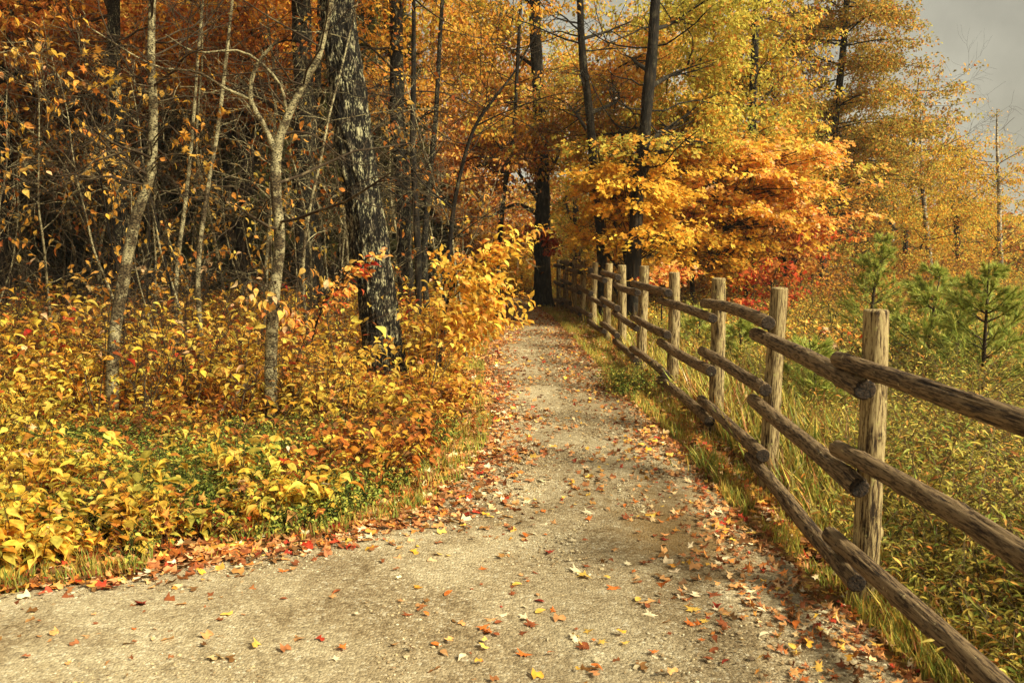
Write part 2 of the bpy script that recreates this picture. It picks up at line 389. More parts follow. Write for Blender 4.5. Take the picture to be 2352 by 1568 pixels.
def gz(x, y):
    x = np.asarray(x, float); y = np.asarray(y, float)
    n = fbm(np.stack([x * .35, y * .35, np.zeros_like(x)], -1), 3, 3) - .5
    n2 = fbm(np.stack([x * 2.2, y * 2.2, np.zeros_like(x)], -1), 9, 2) - .5
    side = sstep(2.0, 3.4, x) + sstep(.15, 2.2, np.where(y < 20.2, left_edge(y) - x, -x - 1))
    side = np.clip(side, 0, 1)
    z = side * (n * .25 + n2 * .05)
    z = z - .30 * sstep(2.2, 6.0, x) * (1 - sstep(16, 24, y))
    z = z - 1.2 * sstep(34, 44, y) * sstep(-8, 0, x) + 3.2 * sstep(46, 90, y)
    return z

mb = MB()
def axis(lo, hi, fine_lo, fine_hi, st, growth=1.12):
    a = list(np.arange(fine_lo, fine_hi + 1e-6, st)); s = st
    while a[-1] < hi: s *= growth; a.append(a[-1] + s)
    s = st; b = [a[0]]
    while b[-1] > lo: s *= growth; b.append(b[-1] - s)
    return np.array(b[::-1][:-1] + a)
xs = axis(-500, 500, -9, 10, .12); ys = axis(-60, 700, 0, 24, .12)
X, Y = np.meshgrid(xs, ys); Z = gz(X, Y)
yl, yr = path_lr(Y)
yl = left_edge(Y)
inp = ((Y < 21) & (X > yl + .12) & (X < yr - .12)); Z = np.where(inp, Z * .0 - .006, Z)
V = np.stack([X, Y, Z], -1).reshape(-1, 3); nx, ny = len(xs), len(ys)
ii = np.arange(ny - 1)[:, None] * nx + np.arange(nx - 1)[None]
mb.add(V, np.stack([ii, ii + 1, ii + nx + 1, ii + nx], -1).reshape(-1, 4))

def ground_mat():
    m, nt, N, L = new_mat('forest floor')
    out = N.new('ShaderNodeOutputMaterial'); b = N.new('ShaderNodeBsdfPrincipled'); b.inputs['Roughness'].default_value = .9
    b.inputs['Specular IOR Level'].default_value = .15
    tc = N.new('ShaderNodeTexCoord')
    n1 = N.new('ShaderNodeTexNoise'); n1.inputs['Scale'].default_value = 2.2; n1.inputs['Detail'].default_value = 8; n1.inputs['Roughness'].default_value = .7
    L.new(tc.outputs['Object'], n1.inputs['Vector'])
    vo = N.new('ShaderNodeTexVoronoi'); vo.inputs['Scale'].default_value = 24; L.new(tc.outputs['Object'], vo.inputs['Vector'])
    r1 = ramp(N, [(0, srgb(58, 36, 18)), (.35, srgb(104, 62, 30)), (.55, srgb(140, 92, 44)), (.75, srgb(120, 104, 46)), (1, srgb(168, 120, 62))])
    sep = N.new('ShaderNodeSeparateColor'); L.new(vo.outputs['Color'], sep.inputs[0])
    L.new(sep.outputs[0], r1.inputs[0])
    r2 = ramp(N, [(.3, srgb(60, 42, 22)), (.5, srgb(112, 84, 40)), (.7, srgb(110, 104, 46))]); L.new(n1.outputs['Fac'], r2.inputs[0])
    mx = N.new('ShaderNodeMixRGB'); mx.inputs[0].default_value = .5; L.new(r1.outputs[0], mx.inputs[1]); L.new(r2.outputs[0], mx.inputs[2])
    L.new(mx.outputs[0], b.inputs['Base Color'])
    bp = N.new('ShaderNodeBump'); bp.inputs['Strength'].default_value = .8; bp.inputs['Distance'].default_value = .03
    L.new(vo.outputs['Distance'], bp.inputs['Height']); L.new(bp.outputs[0], b.inputs['Normal']); L.new(b.outputs[0], out.inputs['Surface'])
    return m

def path_mat():
    m, nt, N, L = new_mat('packed gravel')
    out = N.new('ShaderNodeOutputMaterial'); b = N.new('ShaderNodeBsdfPrincipled'); b.inputs['Roughness'].default_value = .85
    b.inputs['Specular IOR Level'].default_value = .2
    tc = N.new('ShaderNodeTexCoord')
    def noise(s, d=6, r=.6, sc=None):
        n = N.new('ShaderNodeTexNoise'); n.inputs['Scale'].default_value = s; n.inputs['Detail'].default_value = d; n.inputs['Roughness'].default_value = r
        if sc:
            mp = N.new('ShaderNodeMapping'); mp.inputs['Scale'].default_value = sc; L.new(tc.outputs['Object'], mp.inputs['Vector']); L.new(mp.outputs[0], n.inputs['Vector'])
        else: L.new(tc.outputs['Object'], n.inputs['Vector'])
        return n
    big = noise(.9, 5, .6); fine = noise(120, 4, .75); mid = noise(9, 6, .7)
    vo = N.new('ShaderNodeTexVoronoi'); vo.inputs['Scale'].default_value = 75; L.new(tc.outputs['Object'], vo.inputs['Vector'])
    sep = N.new('ShaderNodeSeparateColor'); L.new(vo.outputs['Color'], sep.inputs[0])
    vo.inputs['Randomness'].default_value = 1.0
    rs = ramp(N, [(0, srgb(70, 56, 38)), (.22, srgb(124, 106, 78)), (.6, srgb(162, 144, 112)), (.86, srgb(192, 176, 142)), (1, srgb(222, 212, 186))]); L.new(sep.outputs[0], rs.inputs[0])
    rb = ramp(N, [(.34, srgb(112, 92, 62)), (.46, srgb(160, 140, 106)), (.58, srgb(206, 190, 154))]); L.new(big.outputs['Fac'], rb.inputs[0])
    mx = N.new('ShaderNodeMixRGB'); mx.inputs[0].default_value = .5; L.new(rb.outputs[0], mx.inputs[1]); L.new(rs.outputs[0], mx.inputs[2])
    rf = ramp(N, [(.30, (.42, .39, .34)), (.5, (1, 1, 1)), (.72, (1.25, 1.22, 1.15))]); L.new(fine.outputs['Fac'], rf.inputs[0])
    ml = N.new('ShaderNodeMixRGB'); ml.blend_type = 'MULTIPLY'; ml.inputs[0].default_value = .8; L.new(mx.outputs[0], ml.inputs[1]); L.new(rf.outputs[0], ml.inputs[2])
    rm = ramp(N, [(.36, (.50, .44, .35)), (.46, (.86, .83, .78)), (.60, (1, 1, 1))]); L.new(mid.outputs['Fac'], rm.inputs[0])
    m2 = N.new('ShaderNodeMixRGB'); m2.blend_type = 'MULTIPLY'; m2.inputs[0].default_value = .6; L.new(ml.outputs[0], m2.inputs[1]); L.new(rm.outputs[0], m2.inputs[2])
    # damp worn patch by the fence
    sub = N.new('ShaderNodeVectorMath'); sub.operation = 'SUBTRACT'; c = G(1560, 1215); sub.inputs[1].default_value = (c[0], c[1], 0)
    L.new(tc.outputs['Object'], sub.inputs[0])
    sc = N.new('ShaderNodeVectorMath'); sc.operation = 'MULTIPLY'; sc.inputs[1].default_value = (2.4, 1.3, 0); L.new(sub.outputs[0], sc.inputs[0])
    ln = N.new('ShaderNodeVectorMath'); ln.operation = 'LENGTH'; L.new(sc.outputs[0], ln.inputs[0])
    ad = N.new('ShaderNodeMath'); ad.operation = 'MULTIPLY_ADD'; ad.inputs[1].default_value = 1.6
    L.new(mid.outputs['Fac'], ad.inputs[0]); L.new(ln.outputs['Value'], ad.inputs[2])
    rd = ramp(N, [(0, (1, 1, 1)), (.95, (1, 1, 1)), (1, (0, 0, 0))]);
    mr = N.new('ShaderNodeMapRange'); mr.inputs['From Min'].default_value = 1.2; mr.inputs['From Max'].default_value = 1.9; mr.inputs['To Min'].default_value = .75; mr.inputs['To Max'].default_value = 0
    L.new(ad.outputs[0], mr.inputs['Value'])
    N.remove(rd)
    m3 = N.new('ShaderNodeMixRGB'); m3.inputs[2].default_value = (*srgb(126, 98, 56), 1); L.new(mr.outputs[0], m3.inputs[0]); L.new(m2.outputs[0], m3.inputs[1])
    L.new(m3.outputs[0], b.inputs['Base Color'])
    bp = N.new('ShaderNodeBump'); bp.inputs['Strength'].default_value = 1.0; bp.inputs['Distance'].default_value = .010
    a2 = N.new('ShaderNodeMath'); a2.operation = 'MULTIPLY_ADD'; a2.inputs[1].default_value = -.8; L.new(vo.outputs['Distance'], a2.inputs[0]); L.new(fine.outputs['Fac'], a2.inputs[2])
    L.new(a2.outputs[0], bp.inputs['Height']); L.new(bp.outputs[0], b.inputs['Normal']); L.new(b.outputs[0], out.inputs['Surface'])
    return m
tag(mb.build('ground', ground_mat()), kind='structure')

# path: strips between the two edges
def resample(W, n):
    s = np.concatenate([[0], np.cumsum(np.linalg.norm(np.diff(W, axis=0), axis=1))]); c = spline(np.column_stack([W, np.zeros(len(W))]), 900)[:, :2]
    s = np.concatenate([[0], np.cumsum(np.linalg.norm(np.diff(c, axis=0), axis=1))]); t = np.linspace(0, s[-1], n)
    return np.column_stack([np.interp(t, s, c[:, 0]), np.interp(t, s, c[:, 1])])
mb = MB()
WL2 = np.vstack([[-9, WL[0][1] - 3.0], [-9, WL[0][1]], WL]); WR2 = np.vstack([[4, -4], WR])
# part 1: straight path as rows in y
yy = np.concatenate([np.arange(-4, 3.0, .1), np.arange(3.0, 20.2, .06)])
rows = []
jl = (fbm(np.column_stack([yy * 3, yy * 0, yy * 0]), 21, 3) - .5) * .30; jr = (fbm(np.column_stack([yy * 3, yy * 0 + 5, yy * 0]), 22, 3) - .5) * .30
orr = WR[:14][np.argsort(WR[:14, 1])]
for k, y in enumerate(yy):
    l = float(left_edge(y)); r = np.interp(y, orr[:, 1], orr[:, 0])
    r = max(r, r if y > 2.4 else 2.2)
    l += jl[k]; r += jr[k]
    t = np.linspace(0, 1, 60); rows.append(np.column_stack([l + (r - l) * t, np.full(60, y), np.zeros(60)]))
rows = np.array(rows)
tt = np.linspace(0, 1, 60)[None, :]
rows[..., 2] = .004 + .018 * np.sin(np.pi * tt) ** .5 * 1 + (fbm(rows * np.array([1.5, 1.5, 0]), 31, 2) - .5) * .02 * np.sin(np.pi * tt) - .012 * np.exp(-((tt - .62) / .08) ** 2) * (rows[..., 1] > 4)
ii = np.arange(len(yy) - 1)[:, None] * 60 + np.arange(59)[None]
mb.add(rows.reshape(-1, 3), np.stack([ii, ii + 1, ii + 61, ii + 60], -1).reshape(-1, 4))
# part 2: the bend to the left beyond the undergrowth
lb = np.array([[rows[-1, 0, 0], 20.15], [-.9, 21.2], [-3, 22.3], [-8, 23.6]]); rb = np.array([[rows[-1, -1, 0], 20.15], [-.1, 23.2], [-3, 25.2], [-8, 26.8]])
A = resample(lb, 60); B = resample(rb, 60); t = np.linspace(0, 1, 20)[None, :, None]
Q = A[:, None] * (1 - t) + B[:, None] * t; Q = np.concatenate([Q, gz(Q[..., 0], Q[..., 1])[..., None] + .02], -1)
ii = np.arange(59)[:, None] * 20 + np.arange(19)[None]
mb.add(Q.reshape(-1, 3), np.stack([ii, ii + 1, ii + 21, ii + 20], -1).reshape(-1, 4))
tag(mb.build('path', path_mat()), kind='structure')

# water glimpsed beyond the wood
mb = MB(); mb.add([(-60, 38, -.85), (90, 38, -.85), (90, 47, -.85), (-60, 47, -.85)], [[0, 1, 2, 3]])
m, nt, N, L = new_mat('river water'); o_ = N.new('ShaderNodeOutputMaterial'); b = N.new('ShaderNodeBsdfPrincipled')
b.inputs['Base Color'].default_value = (.10, .09, .07, 1); b.inputs['Roughness'].default_value = .12
nz = N.new('ShaderNodeTexNoise'); nz.inputs['Scale'].default_value = 3; bp = N.new('ShaderNodeBump'); bp.inputs['Strength'].default_value = .3
L.new(nz.outputs['Fac'], bp.inputs['Height']); L.new(bp.outputs[0], b.inputs['Normal']); L.new(b.outputs[0], o_.inputs['Surface'])
tag(mb.build('water', m), kind='structure')

# ------------------------------------------------------------------ gravel stones (loose grit on the path)
g = np.random.default_rng(11)
mb = MB()
ico_v = []; 
t_ = (1 + 5 ** .5) / 2
iv = np.array([(-1, t_, 0), (1, t_, 0), (-1, -t_, 0), (1, -t_, 0), (0, -1, t_), (0, 1, t_), (0, -1, -t_), (0, 1, -t_), (t_, 0, -1), (t_, 0, 1), (-t_, 0, -1), (-t_, 0, 1)]) / 1.9
ifc = np.array([(0, 11, 5), (0, 5, 1), (0, 1, 7), (0, 7, 10), (0, 10, 11), (1, 5, 9), (5, 11, 4), (11, 10, 2), (10, 7, 6), (7, 1, 8), (3, 9, 4), (3, 4, 2), (3, 2, 6), (3, 6, 8), (3, 8, 9), (4, 9, 5), (2, 4, 11), (6, 2, 10), (8, 6, 7), (9, 8, 1)])
NS = 70000
y = 1.9 + 14 * g.random(NS) ** 1.9; yl, yr = path_lr(y)
yl = np.where(y < 3.9, -6, yl)
x = yl + (yr - yl) * g.random(NS)
s = np.clip(g.lognormal(-5.75, .42, NS), .0014, .011) * (1 + .05 * y)
keep = fbm(np.column_stack([x * 1.3, y * .7, x * 0]), 77, 3) > .40
x, y, s = x[keep], y[keep], s[keep]; NS = len(x)
jt = iv[None] * g.uniform(.6, 1.3, (NS, 12, 1)) * np.array([1, 1, .6]) * s[:, None, None]
Vv = np.column_stack([x, y, .018 + s * .2])[:, None, :] + jt
cc = np.array([srgb(176, 156, 116), srgb(140, 116, 80), srgb(100, 80, 54), srgb(206, 192, 158)])[g.choice(4, NS, p=[.4, .3, .18, .12])]
mb.add(Vv.reshape(-1, 3), (ifc[None] + (np.arange(NS) * 12)[:, None, None]).reshape(-1, 3), np.repeat(cc, 12, axis=0))
m, nt, N, L = new_mat('grit'); o_ = N.new('ShaderNodeOutputMaterial'); b = N.new('ShaderNodeBsdfPrincipled'); a = N.new('ShaderNodeAttribute'); a.attribute_name = 'tint'
b.inputs['Roughness'].default_value = .8; L.new(a.outputs['Color'], b.inputs['Base Color']); L.new(b.outputs[0], o_.inputs['Surface'])
tag(mb.build('gravel', m, smooth=False), 'loose grit and small stones on the path', 'gravel', kind='stuff')

# ------------------------------------------------------------------ fence
g = np.random.default_rng(5)
posts_px = [(2352 + 60, 900, 1.86), (1980, 715, 3.57), (1762, 663, 5.30), (1628, 640, 6.84), (1532, 627, 8.5), (1467, 612, 10.2), (1422, 610, 11.9), (1391, 606, 13.5), (1361, 603, 15.1), (1334, 600, 16.7), (1313, 597, 18.1), (1297, 597, 19.4), (1284, 597, 20.6)]
topx = {1: 2015, 2: 1783, 3: 1652, 4: 1548, 5: 1478, 6: 1431, 7: 1399, 8: 1367, 9: 1339, 10: 1318, 11: 1300, 12: 1285}
POST = []
for i, (bx, ty, d) in enumerate(posts_px):
    if i == 0: POST.append((1.56, 1.86, 1.29, 1.56)); continue
    tp = P(topx[i], ty, d)
    POST.append((tp[0], d, tp[2], tp[0]))
fence = empty('log_fence', (POST[1][0], POST[1][1], 0), 'rustic three-rail round log fence running along the right side of the gravel path', 'fence')
FO = np.array(fence.location)

def log_mesh(name, L_, r0, r1, seed, top_bevel=.006, knots=5, hole=False):
    gg = np.random.default_rng(seed); sides = 40; seg = int(L_ / .022) + 6
    s = np.linspace(0, L_, seg); a = np.arange(sides) / sides * 2 * np.pi
    r = np.interp(s, [0, L_], [r0, r1])
    q = np.stack(np.broadcast_arrays(np.cos(a)[None] * 1.1 + seed, np.sin(a)[None] * 1.1, s[:, None] * 1.1), -1)
    rr = r[:, None] * (1 + (fbm(q, seed, 3) - .5) * .16)
    q2 = np.stack(np.broadcast_arrays(np.cos(a)[None] * 6, np.sin(a)[None] * 6, s[:, None] * 1.4), -1)
    crack = np.abs(fbm(q2, seed + 3, 2) - .5); rr = rr - .007 * np.exp(-(crack / .022) ** 2) - .002 * fbm(q2 * 2, seed + 8, 2)
    for k in range(knots):
        a0, s0 = gg.uniform(0, 2 * np.pi), gg.uniform(.1, L_ - .1); da = (a[None] - a0 + np.pi) % (2 * np.pi) - np.pi
        dd = np.sqrt((da * r0) ** 2 + (s[:, None] - s0) ** 2); rr = rr + .010 * np.exp(-(dd / .022) ** 2) - .013 * np.exp(-(dd / .008) ** 2)
    bend = np.column_stack([np.sin(s / L_ * np.pi) * gg.normal(0, .010) + (fbm(np.column_stack([s * 1.5, s * 0 + seed, s * 0]), seed + 1, 2) - .5) * .02, np.sin(s / L_ * np.pi) * gg.normal(0, .010), s * 0])
    V = np.stack([np.cos(a)[None] * rr, np.sin(a)[None] * rr, np.broadcast_to(s[:, None], rr.shape)], -1) + bend[:, None, :]
    mbb = MB(); idx = np.arange(seg)[:, None] * sides + np.arange(sides)[None]
    A = idx[:-1]; B = np.roll(A, -1, 1); D = idx[1:]; C = np.roll(D, -1, 1)
    mbb.add(V.reshape(-1, 3), np.stack([A, B, C, D], -1).reshape(-1, 4))
    for e, sg in ((0, -1), (seg - 1, 1)):
        ring = V[e]; cen = ring.mean(0); rings = [ring]
        for fr, up in ((.93, .7), (.80, 1.0), (.5, .9), (.22, .85)):
            w = cen + (ring - cen) * fr; w = w + np.array([0, 0, sg * top_bevel * up]); w[:, 2] += gg.normal(0, .0012, sides); rings.append(w)
        rv = np.array(rings).reshape(-1, 3); n = len(rings)
        idx = np.arange(n)[:, None] * sides + np.arange(sides)[None]
        A = idx[:-1]; B = np.roll(A, -1, 1); D = idx[1:]; C = np.roll(D, -1, 1)
        f = np.stack([A, B, C, D], -1)
        if sg < 0: f = f[..., ::-1]
        mbb.add(rv, f[:1].reshape(-1, 4), None, 0); base = mbb.n - len(rv)
        mbb.F.append((f[1:].reshape(-1, 4) + base, 1))
        cidx = mbb.n; mbb.V.append(np.array([rings[-1].mean(0)])); mbb.C.append(np.ones((1, 3))); mbb.n += 1
        last = base + (n - 1) * sides + np.arange(sides); tri = np.stack([last, np.roll(last, -1), np.full(sides, cidx)], -1)
        mbb.F.append((tri if sg > 0 else tri[:, ::-1], 1))
    return mbb

for i, (x, y, zt, xt) in enumerate(POST):
    r = .060 * (1 + g.uniform(-.06, .06)); L_ = zt + .25
    b = log_mesh('post', L_, r * 1.08, r * .95, 100 + i, top_bevel=.008, knots=7)
    o = b.build('post', [M_post, M_post], fence)
    o.location = (x - FO[0], y - FO[1], -.25 - FO[2]); o.rotation_euler = (R(g.uniform(-.8, .8)), R(g.uniform(-.8, .8)), g.uniform(0, 6))
RX = .088
levels_low = [.972, .565, .15]; 
for i in range(len(POST) - 1):
    a_, b_ = POST[i], POST[i + 1]       # bay i between post i and i+1 ; bay 0-1 high, 1-2 low, ...
    hi = (i % 2 == 0)
    for k, lv in enumerate(levels_low):
        dz = (.105 if hi else 0.0) + g.uniform(-.012, .012)
        pa = np.array([a_[0] - RX, a_[1], lv + dz + g.uniform(-.01, .01)]); pb = np.array([b_[0] - RX, b_[1], lv + dz + g.uniform(-.01, .01)])
        gr = gz(b_[0], b_[1]) * 0
        ov = .155; dr = pb - pa; ln = np.linalg.norm(dr); dr /= ln
        pa = pa - dr * (ov + g.uniform(-.02, .03)); pb = pb + dr * (ov + g.uniform(-.02, .03)); ln = np.linalg.norm(pb - pa)
        r = (.040 if i == 0 else .044) * (1 + g.uniform(-.07, .07))
        b = log_mesh('rail', ln, r * g.uniform(1.0, 1.08), r * g.uniform(.93, 1.0), 300 + i * 3 + k, top_bevel=.006, knots=6)
        o = b.build('rail', [M_rail, M_end_shade], fence); o.location = pa - FO
        o.rotation_mode = 'QUATERNION'; o.rotation_quaternion = Vector(dr).to_track_quat('Z', 'Y')

# ------------------------------------------------------------------ trees
def base_of(px, d):
    x = P(px, 700, d)[0]; return np.array([x, d, float(gz(x, d))])

def fill(cx, cy, d, rx, ry, rdepth, n, g, shell=.35):
    """n clump centres inside an ellipsoid given in picture units at distance d"""
    c = P(cx, cy, d); sx = rx * d / F; sz = ry * d / F
    n = int(n * 1.2); o = np.clip(g.normal(0, .58, (n, 3)), -1.5, 1.5)
    q = c + o * np.array([sx, rdepth, sz]); q = q[fbm(q * 1.5, 71, 2) > .42] if n > 20 else q
    return q, c

def make_tree(name, label, cat, px_pts, d, radii, bark, blobs, seed, leaf=.075, group=None, limbs=True, sides=24, seg=70, bare=0, flare=.5, ridge=.10, kind='kite', extra=None, droop=.4, bare_len=1.5, crown_name='crown', z_lean=0, flat=.45):
    g = np.random.default_rng(seed)
    b0 = base_of(px_pts[0][0], d)
    pts = [b0 - np.array([0, 0, .15])] + [P(x, y, d + z_lean * k) for k, (x, y) in enumerate(px_pts[1:], 1)]
    root = empty(name, b0, label, cat, group)
    mbt = MB(); c, r = bark_tube(mbt, pts, radii, sides, seg, ridge, flare, seed)
    lines = {}; mbc = MB()
    for (cx, cy, dd, rx, ry, rd, n, per, crad, pal) in blobs:
        cen, cc = fill(cx, cy, dd, rx, ry, rd, n, g)
        clump_leaves(mbc, cen, crad * g.uniform(.6, 1.3, len(cen)), per, leaf, pal, g, kind, droop=droop, flat=flat)
        # limb from trunk to blob
        j = int(np.argmin(np.linalg.norm(c - (cc - np.array([0, 0, .9])), axis=1))); j = max(4, j - 3)
        q0 = c[j]; mid = (q0 + cc) / 2 + g.normal(0, .15, 3) + np.array([0, 0, .15])
        lr = min(r[j] * .5, .05)
        L1 = spline([q0, mid, cc], 6); lines.setdefault(0, []).append((L1, np.linspace(lr, lr * .35, 6)))
        for kk in g.choice(len(cen), min(len(cen), 14), replace=False):
            s = L1[g.integers(2, 6)]; e = cen[kk]; m_ = (s + e) / 2 + g.normal(0, .08, 3)
            lines.setdefault(2, []).append((spline([s, m_, e], 6), np.linspace(lr * .35, .004, 6)))
    for k in range(bare):
        j = g.integers(int(len(c) * .35), len(c) - 1); a = g.uniform(0, 6.28); dirv = np.array([math.cos(a), math.sin(a), g.uniform(-.1, .5)])
        grow(lines, c[j], dirv, bare_len * g.uniform(.5, 1.2), min(r[j] * .3, .018), 1, 3, g, up=.05, wob=.2)
    lines_to(mbt, lines, 1, 7)
    if extra: extra(mbt, mbc, c, r, g)
    mbt.build('trunk', [bark, M_twig if bark not in (M_dark,) else M_dark], root, b0)
    if mbc.n: mbc.build(crown_name, M_leaf if kind != 'needle' else M_needle, root, b0)
    return root

px2m = lambda p, d: p * d / F
# --- the big leaning oak
make_tree('oak_tree', 'thick leaning oak trunk with craggy lichen-spotted bark at the left of the path', 'tree',
    [(888, 860), (872, 720), (850, 560), (822, 380), (797, 200), (780, 60), (770, -120), (765, -500), (700, -800)], 9.7, [.250, .236, .228, .220, .212, .208, .20, .18, .12], M_oak,
    [(600, -560, 11, 420, 160, 1.8, 240, 40, .40, ['gold', 'rust']), (860, -520, 9.5, 330, 140, 1.8, 160, 36, .40, ['gold', 'bronze'])],
    1, leaf=.09, sides=150, seg=420, ridge=.13, flare=.35)

# --- left hand trees
def leafy_sprigs(spots, size, per, pal, kind='maple', rad=.12):
    def f(mbt, mbc, c, r, g):
        for (px, py, d, k) in spots:
            p = P(px, py, d); j = int(np.argmin(np.linalg.norm(c - p, axis=1))); 
            m_ = (c[j] + p) / 2 + np.array([0, 0, .1]) + g.normal(0, .05, 3)
            tubes(mbt, [(spline([c[j], m_, p], 6), np.linspace(.008, .0025, 6))], 4, mi=1)
            clump_leaves(mbc, p + g.normal(0, .06, (k, 3)), rad, per, size, pal, g, kind, flat=.6, droop=.8)
    return f

make_tree('slender_tree', 'leftmost slender bare-barked tree curving right then up, rooted in yellow undergrowth', 'tree',
    [(236, 985), (262, 780), (284, 640), (312, 500), (345, 400), (352, 260), (347, 130), (352, -60)], 7.3, [.062, .056, .054, .05, .042, .038, .034, .028], M_sap, [], 21, bare=16, bare_len=1.3, flare=.2, sides=20,
    extra=leafy_sprigs([(250, 180, 7.0, 3), (310, 165, 7.2, 2), (205, 140, 7.1, 3), (410, 310, 6.6, 1), (430, 330, 6.6, 1), (270, 345, 6.9, 1), (318, 395, 6.7, 1), (380, 375, 6.8, 1), (495, 375, 7.0, 2), (230, 300, 7.2, 2), (290, 270, 7.3, 2), (500, 250, 7.6, 2)], .085, 3, ['gold', 'bronze']))
make_tree('mossy_tree', 'dark straight trunk close behind the leftmost slender tree', 'tree',
    [(288, 880), (284, 700), (274, 450), (268, 260), (262, 130), (262, -80), (262, -400)], 10.5, [.10, .09, .085, .08, .08, .075, .06], M_grey,
    [(260, -180, 10.5, 330, 150, 1.6, 200, 40, .36, ['rust', 'bronze'])], 22, bare=10)
make_tree('forked_tree', 'slender pale-barked tree forking in two above leaf-covered ground', 'tree',
    [(615, 985), (622, 860), (628, 700), (642, 560), (634, 440), (636, 350), (660, 270), (700, 190), (735, 120), (770, -40)], 7.2, [.058, .054, .052, .050, .048, .046, .034, .030, .026, .02], M_sap, [], 23, bare=12, bare_len=1.2, flare=.2, sides=22,
    extra=lambda mbt, mbc, c, r, g: (
        tubes(mbt, [(spline([P(636, 360, 7.2), P(612, 300, 7.15), P(575, 225, 7.1), P(590, 150, 7.05), P(640, 90, 7.0)], 14), np.linspace(.028, .012, 14)),
                    (spline([P(575, 228, 7.1), P(520, 205, 7.1), P(450, 165, 7.0), P(350, 150, 6.9), P(200, 60, 6.8)], 14), np.linspace(.016, .005, 14)),
                    (spline([P(660, 270, 7.2), P(640, 190, 7.1), P(560, 120, 7.0), P(450, 120, 6.9), P(380, 80, 6.9)], 14), np.linspace(.014, .005, 14))], 8, mi=0),
        leafy_sprigs([(690, 310, 7.3, 2), (600, 670, 6.9, 3), (640, 700, 6.9, 4), (650, 740, 7.0, 3), (560, 660, 6.9, 1), (700, 650, 7.1, 2), (745, 680, 7.2, 2)], .075, 3, ['orange'], 'ovate')(mbt, mbc, c, r, g)))
make_tree('lichened_tree', 'straight lichen-grey trunk standing between the forked tree and the big oak', 'tree',
    [(708, 770), (700, 600), (698, 420), (700, 260), (695, 130), (690, -60), (688, -420)], 12.2, [.165, .155, .15, .145, .14, .135, .1], M_grey,
    [(660, -150, 12.2, 300, 150, 1.8, 220, 40, .4, ['rust', 'gold']), (520, 170, 13.5, 170, 90, 1.5, 60, 40, .35, ['rust', 'brown'])], 24, bare=10, sides=60, seg=200)
make_tree('thin_twin_tree', 'thinner trunk crowding the right side of the lichen-grey trunk', 'tree',
    [(742, 770), (736, 640), (722, 520), (722, 380), (730, 200), (735, 0)], 12.8, [.085, .08, .07, .06, .05, .04], M_grey, [], 25, bare=8)
make_tree('grey_tree', 'upright mottled grey trunk just right of the big leaning oak', 'tree',
    [(938, 740), (930, 600), (926, 440), (914, 300), (912, 180), (910, 20), (905, -300)], 12.8, [.13, .12, .115, .11, .11, .10, .08], M_grey,
    [(930, -100, 13, 260, 170, 1.8, 230, 42, .4, ['gold', 'bronze']), (860, 190, 14, 120, 80, 1.2, 60, 40, .35, ['gold', 'orange'])], 26, bare=10, sides=50, seg=180)
make_tree('crooked_sapling', 'dark crooked sapling sweeping right over the path end with bare arching twigs', 'tree',
    [(1012, 800), (1020, 700), (1030, 600), (1042, 480), (1062, 380), (1092, 290), (1140, 220), (1185, 160), (1240, 60)], 10.6, [.035, .032, .03, .028, .026, .022, .018, .014, .008], M_dark, [], 27, bare=18, bare_len=1.5, flare=.1, sides=12,
    extra=lambda mbt, mbc, c, r, g: tubes(mbt, [
        (spline([P(1092, 290, 10.6), P(1150, 262, 10.5), P(1220, 235, 10.4), P(1290, 215, 10.3), P(1360, 215, 10.2)], 12), np.linspace(.012, .003, 12)),
        (spline([P(1150, 262, 10.5), P(1210, 285, 10.4), P(1250, 320, 10.4), P(1285, 345, 10.3)], 12), np.linspace(.007, .002, 12)),
        (spline([P(1042, 480, 10.6), P(970, 420, 10.4), P(900, 330, 10.2), P(780, 300, 10.0), P(700, 310, 9.9)], 12), np.linspace(.012, .004, 12)),
        (spline([P(1025, 560, 10.6), P(1080, 520, 10.5), P(1140, 480, 10.4), P(1230, 440, 10.4)], 12), np.linspace(.009, .003, 12))], 6, mi=1))
for k, (lab, pts, d, r0) in enumerate([
    ('slim grey trunk slanting behind the crooked sapling', [(985, 760), (975, 600), (985, 430), (1000, 280), (1010, 100), (1020, -60)], 12.5, .055),
    ('slim dark trunk between the mottled grey trunk and the path', [(955, 780), (962, 640), (955, 480), (948, 330), (950, 150), (950, -80)], 12.0, .06),
    ('thin bent stem rising to the left of the forked tree', [(462, 800), (455, 640), (472, 470), (500, 300), (520, 130), (540, -60)], 9.2, .032),
    ('pair-thin stem leaning right in the dark thicket', [(390, 800), (405, 640), (425, 470), (440, 330), (455, 130), (470, -40)], 9.8, .030),
    ('slim trunk with rusty leaves halfway between path-end tree and grey trunk', [(1150, 700), (1148, 560), (1160, 430), (1180, 300), (1190, 120), (1200, -60)], 19.5, .07)]):
    make_tree('slim_tree', lab, 'tree', pts, d, [r0, r0 * .9, r0 * .8, r0 * .7, r0 * .6, r0 * .4], M_grey if k in (0, ) else M_dark if k in (1, 4) else M_sap, [], 40 + k, bare=9, bare_len=1.2, flare=.1, sides=14, group='slim trunks in the left wood')

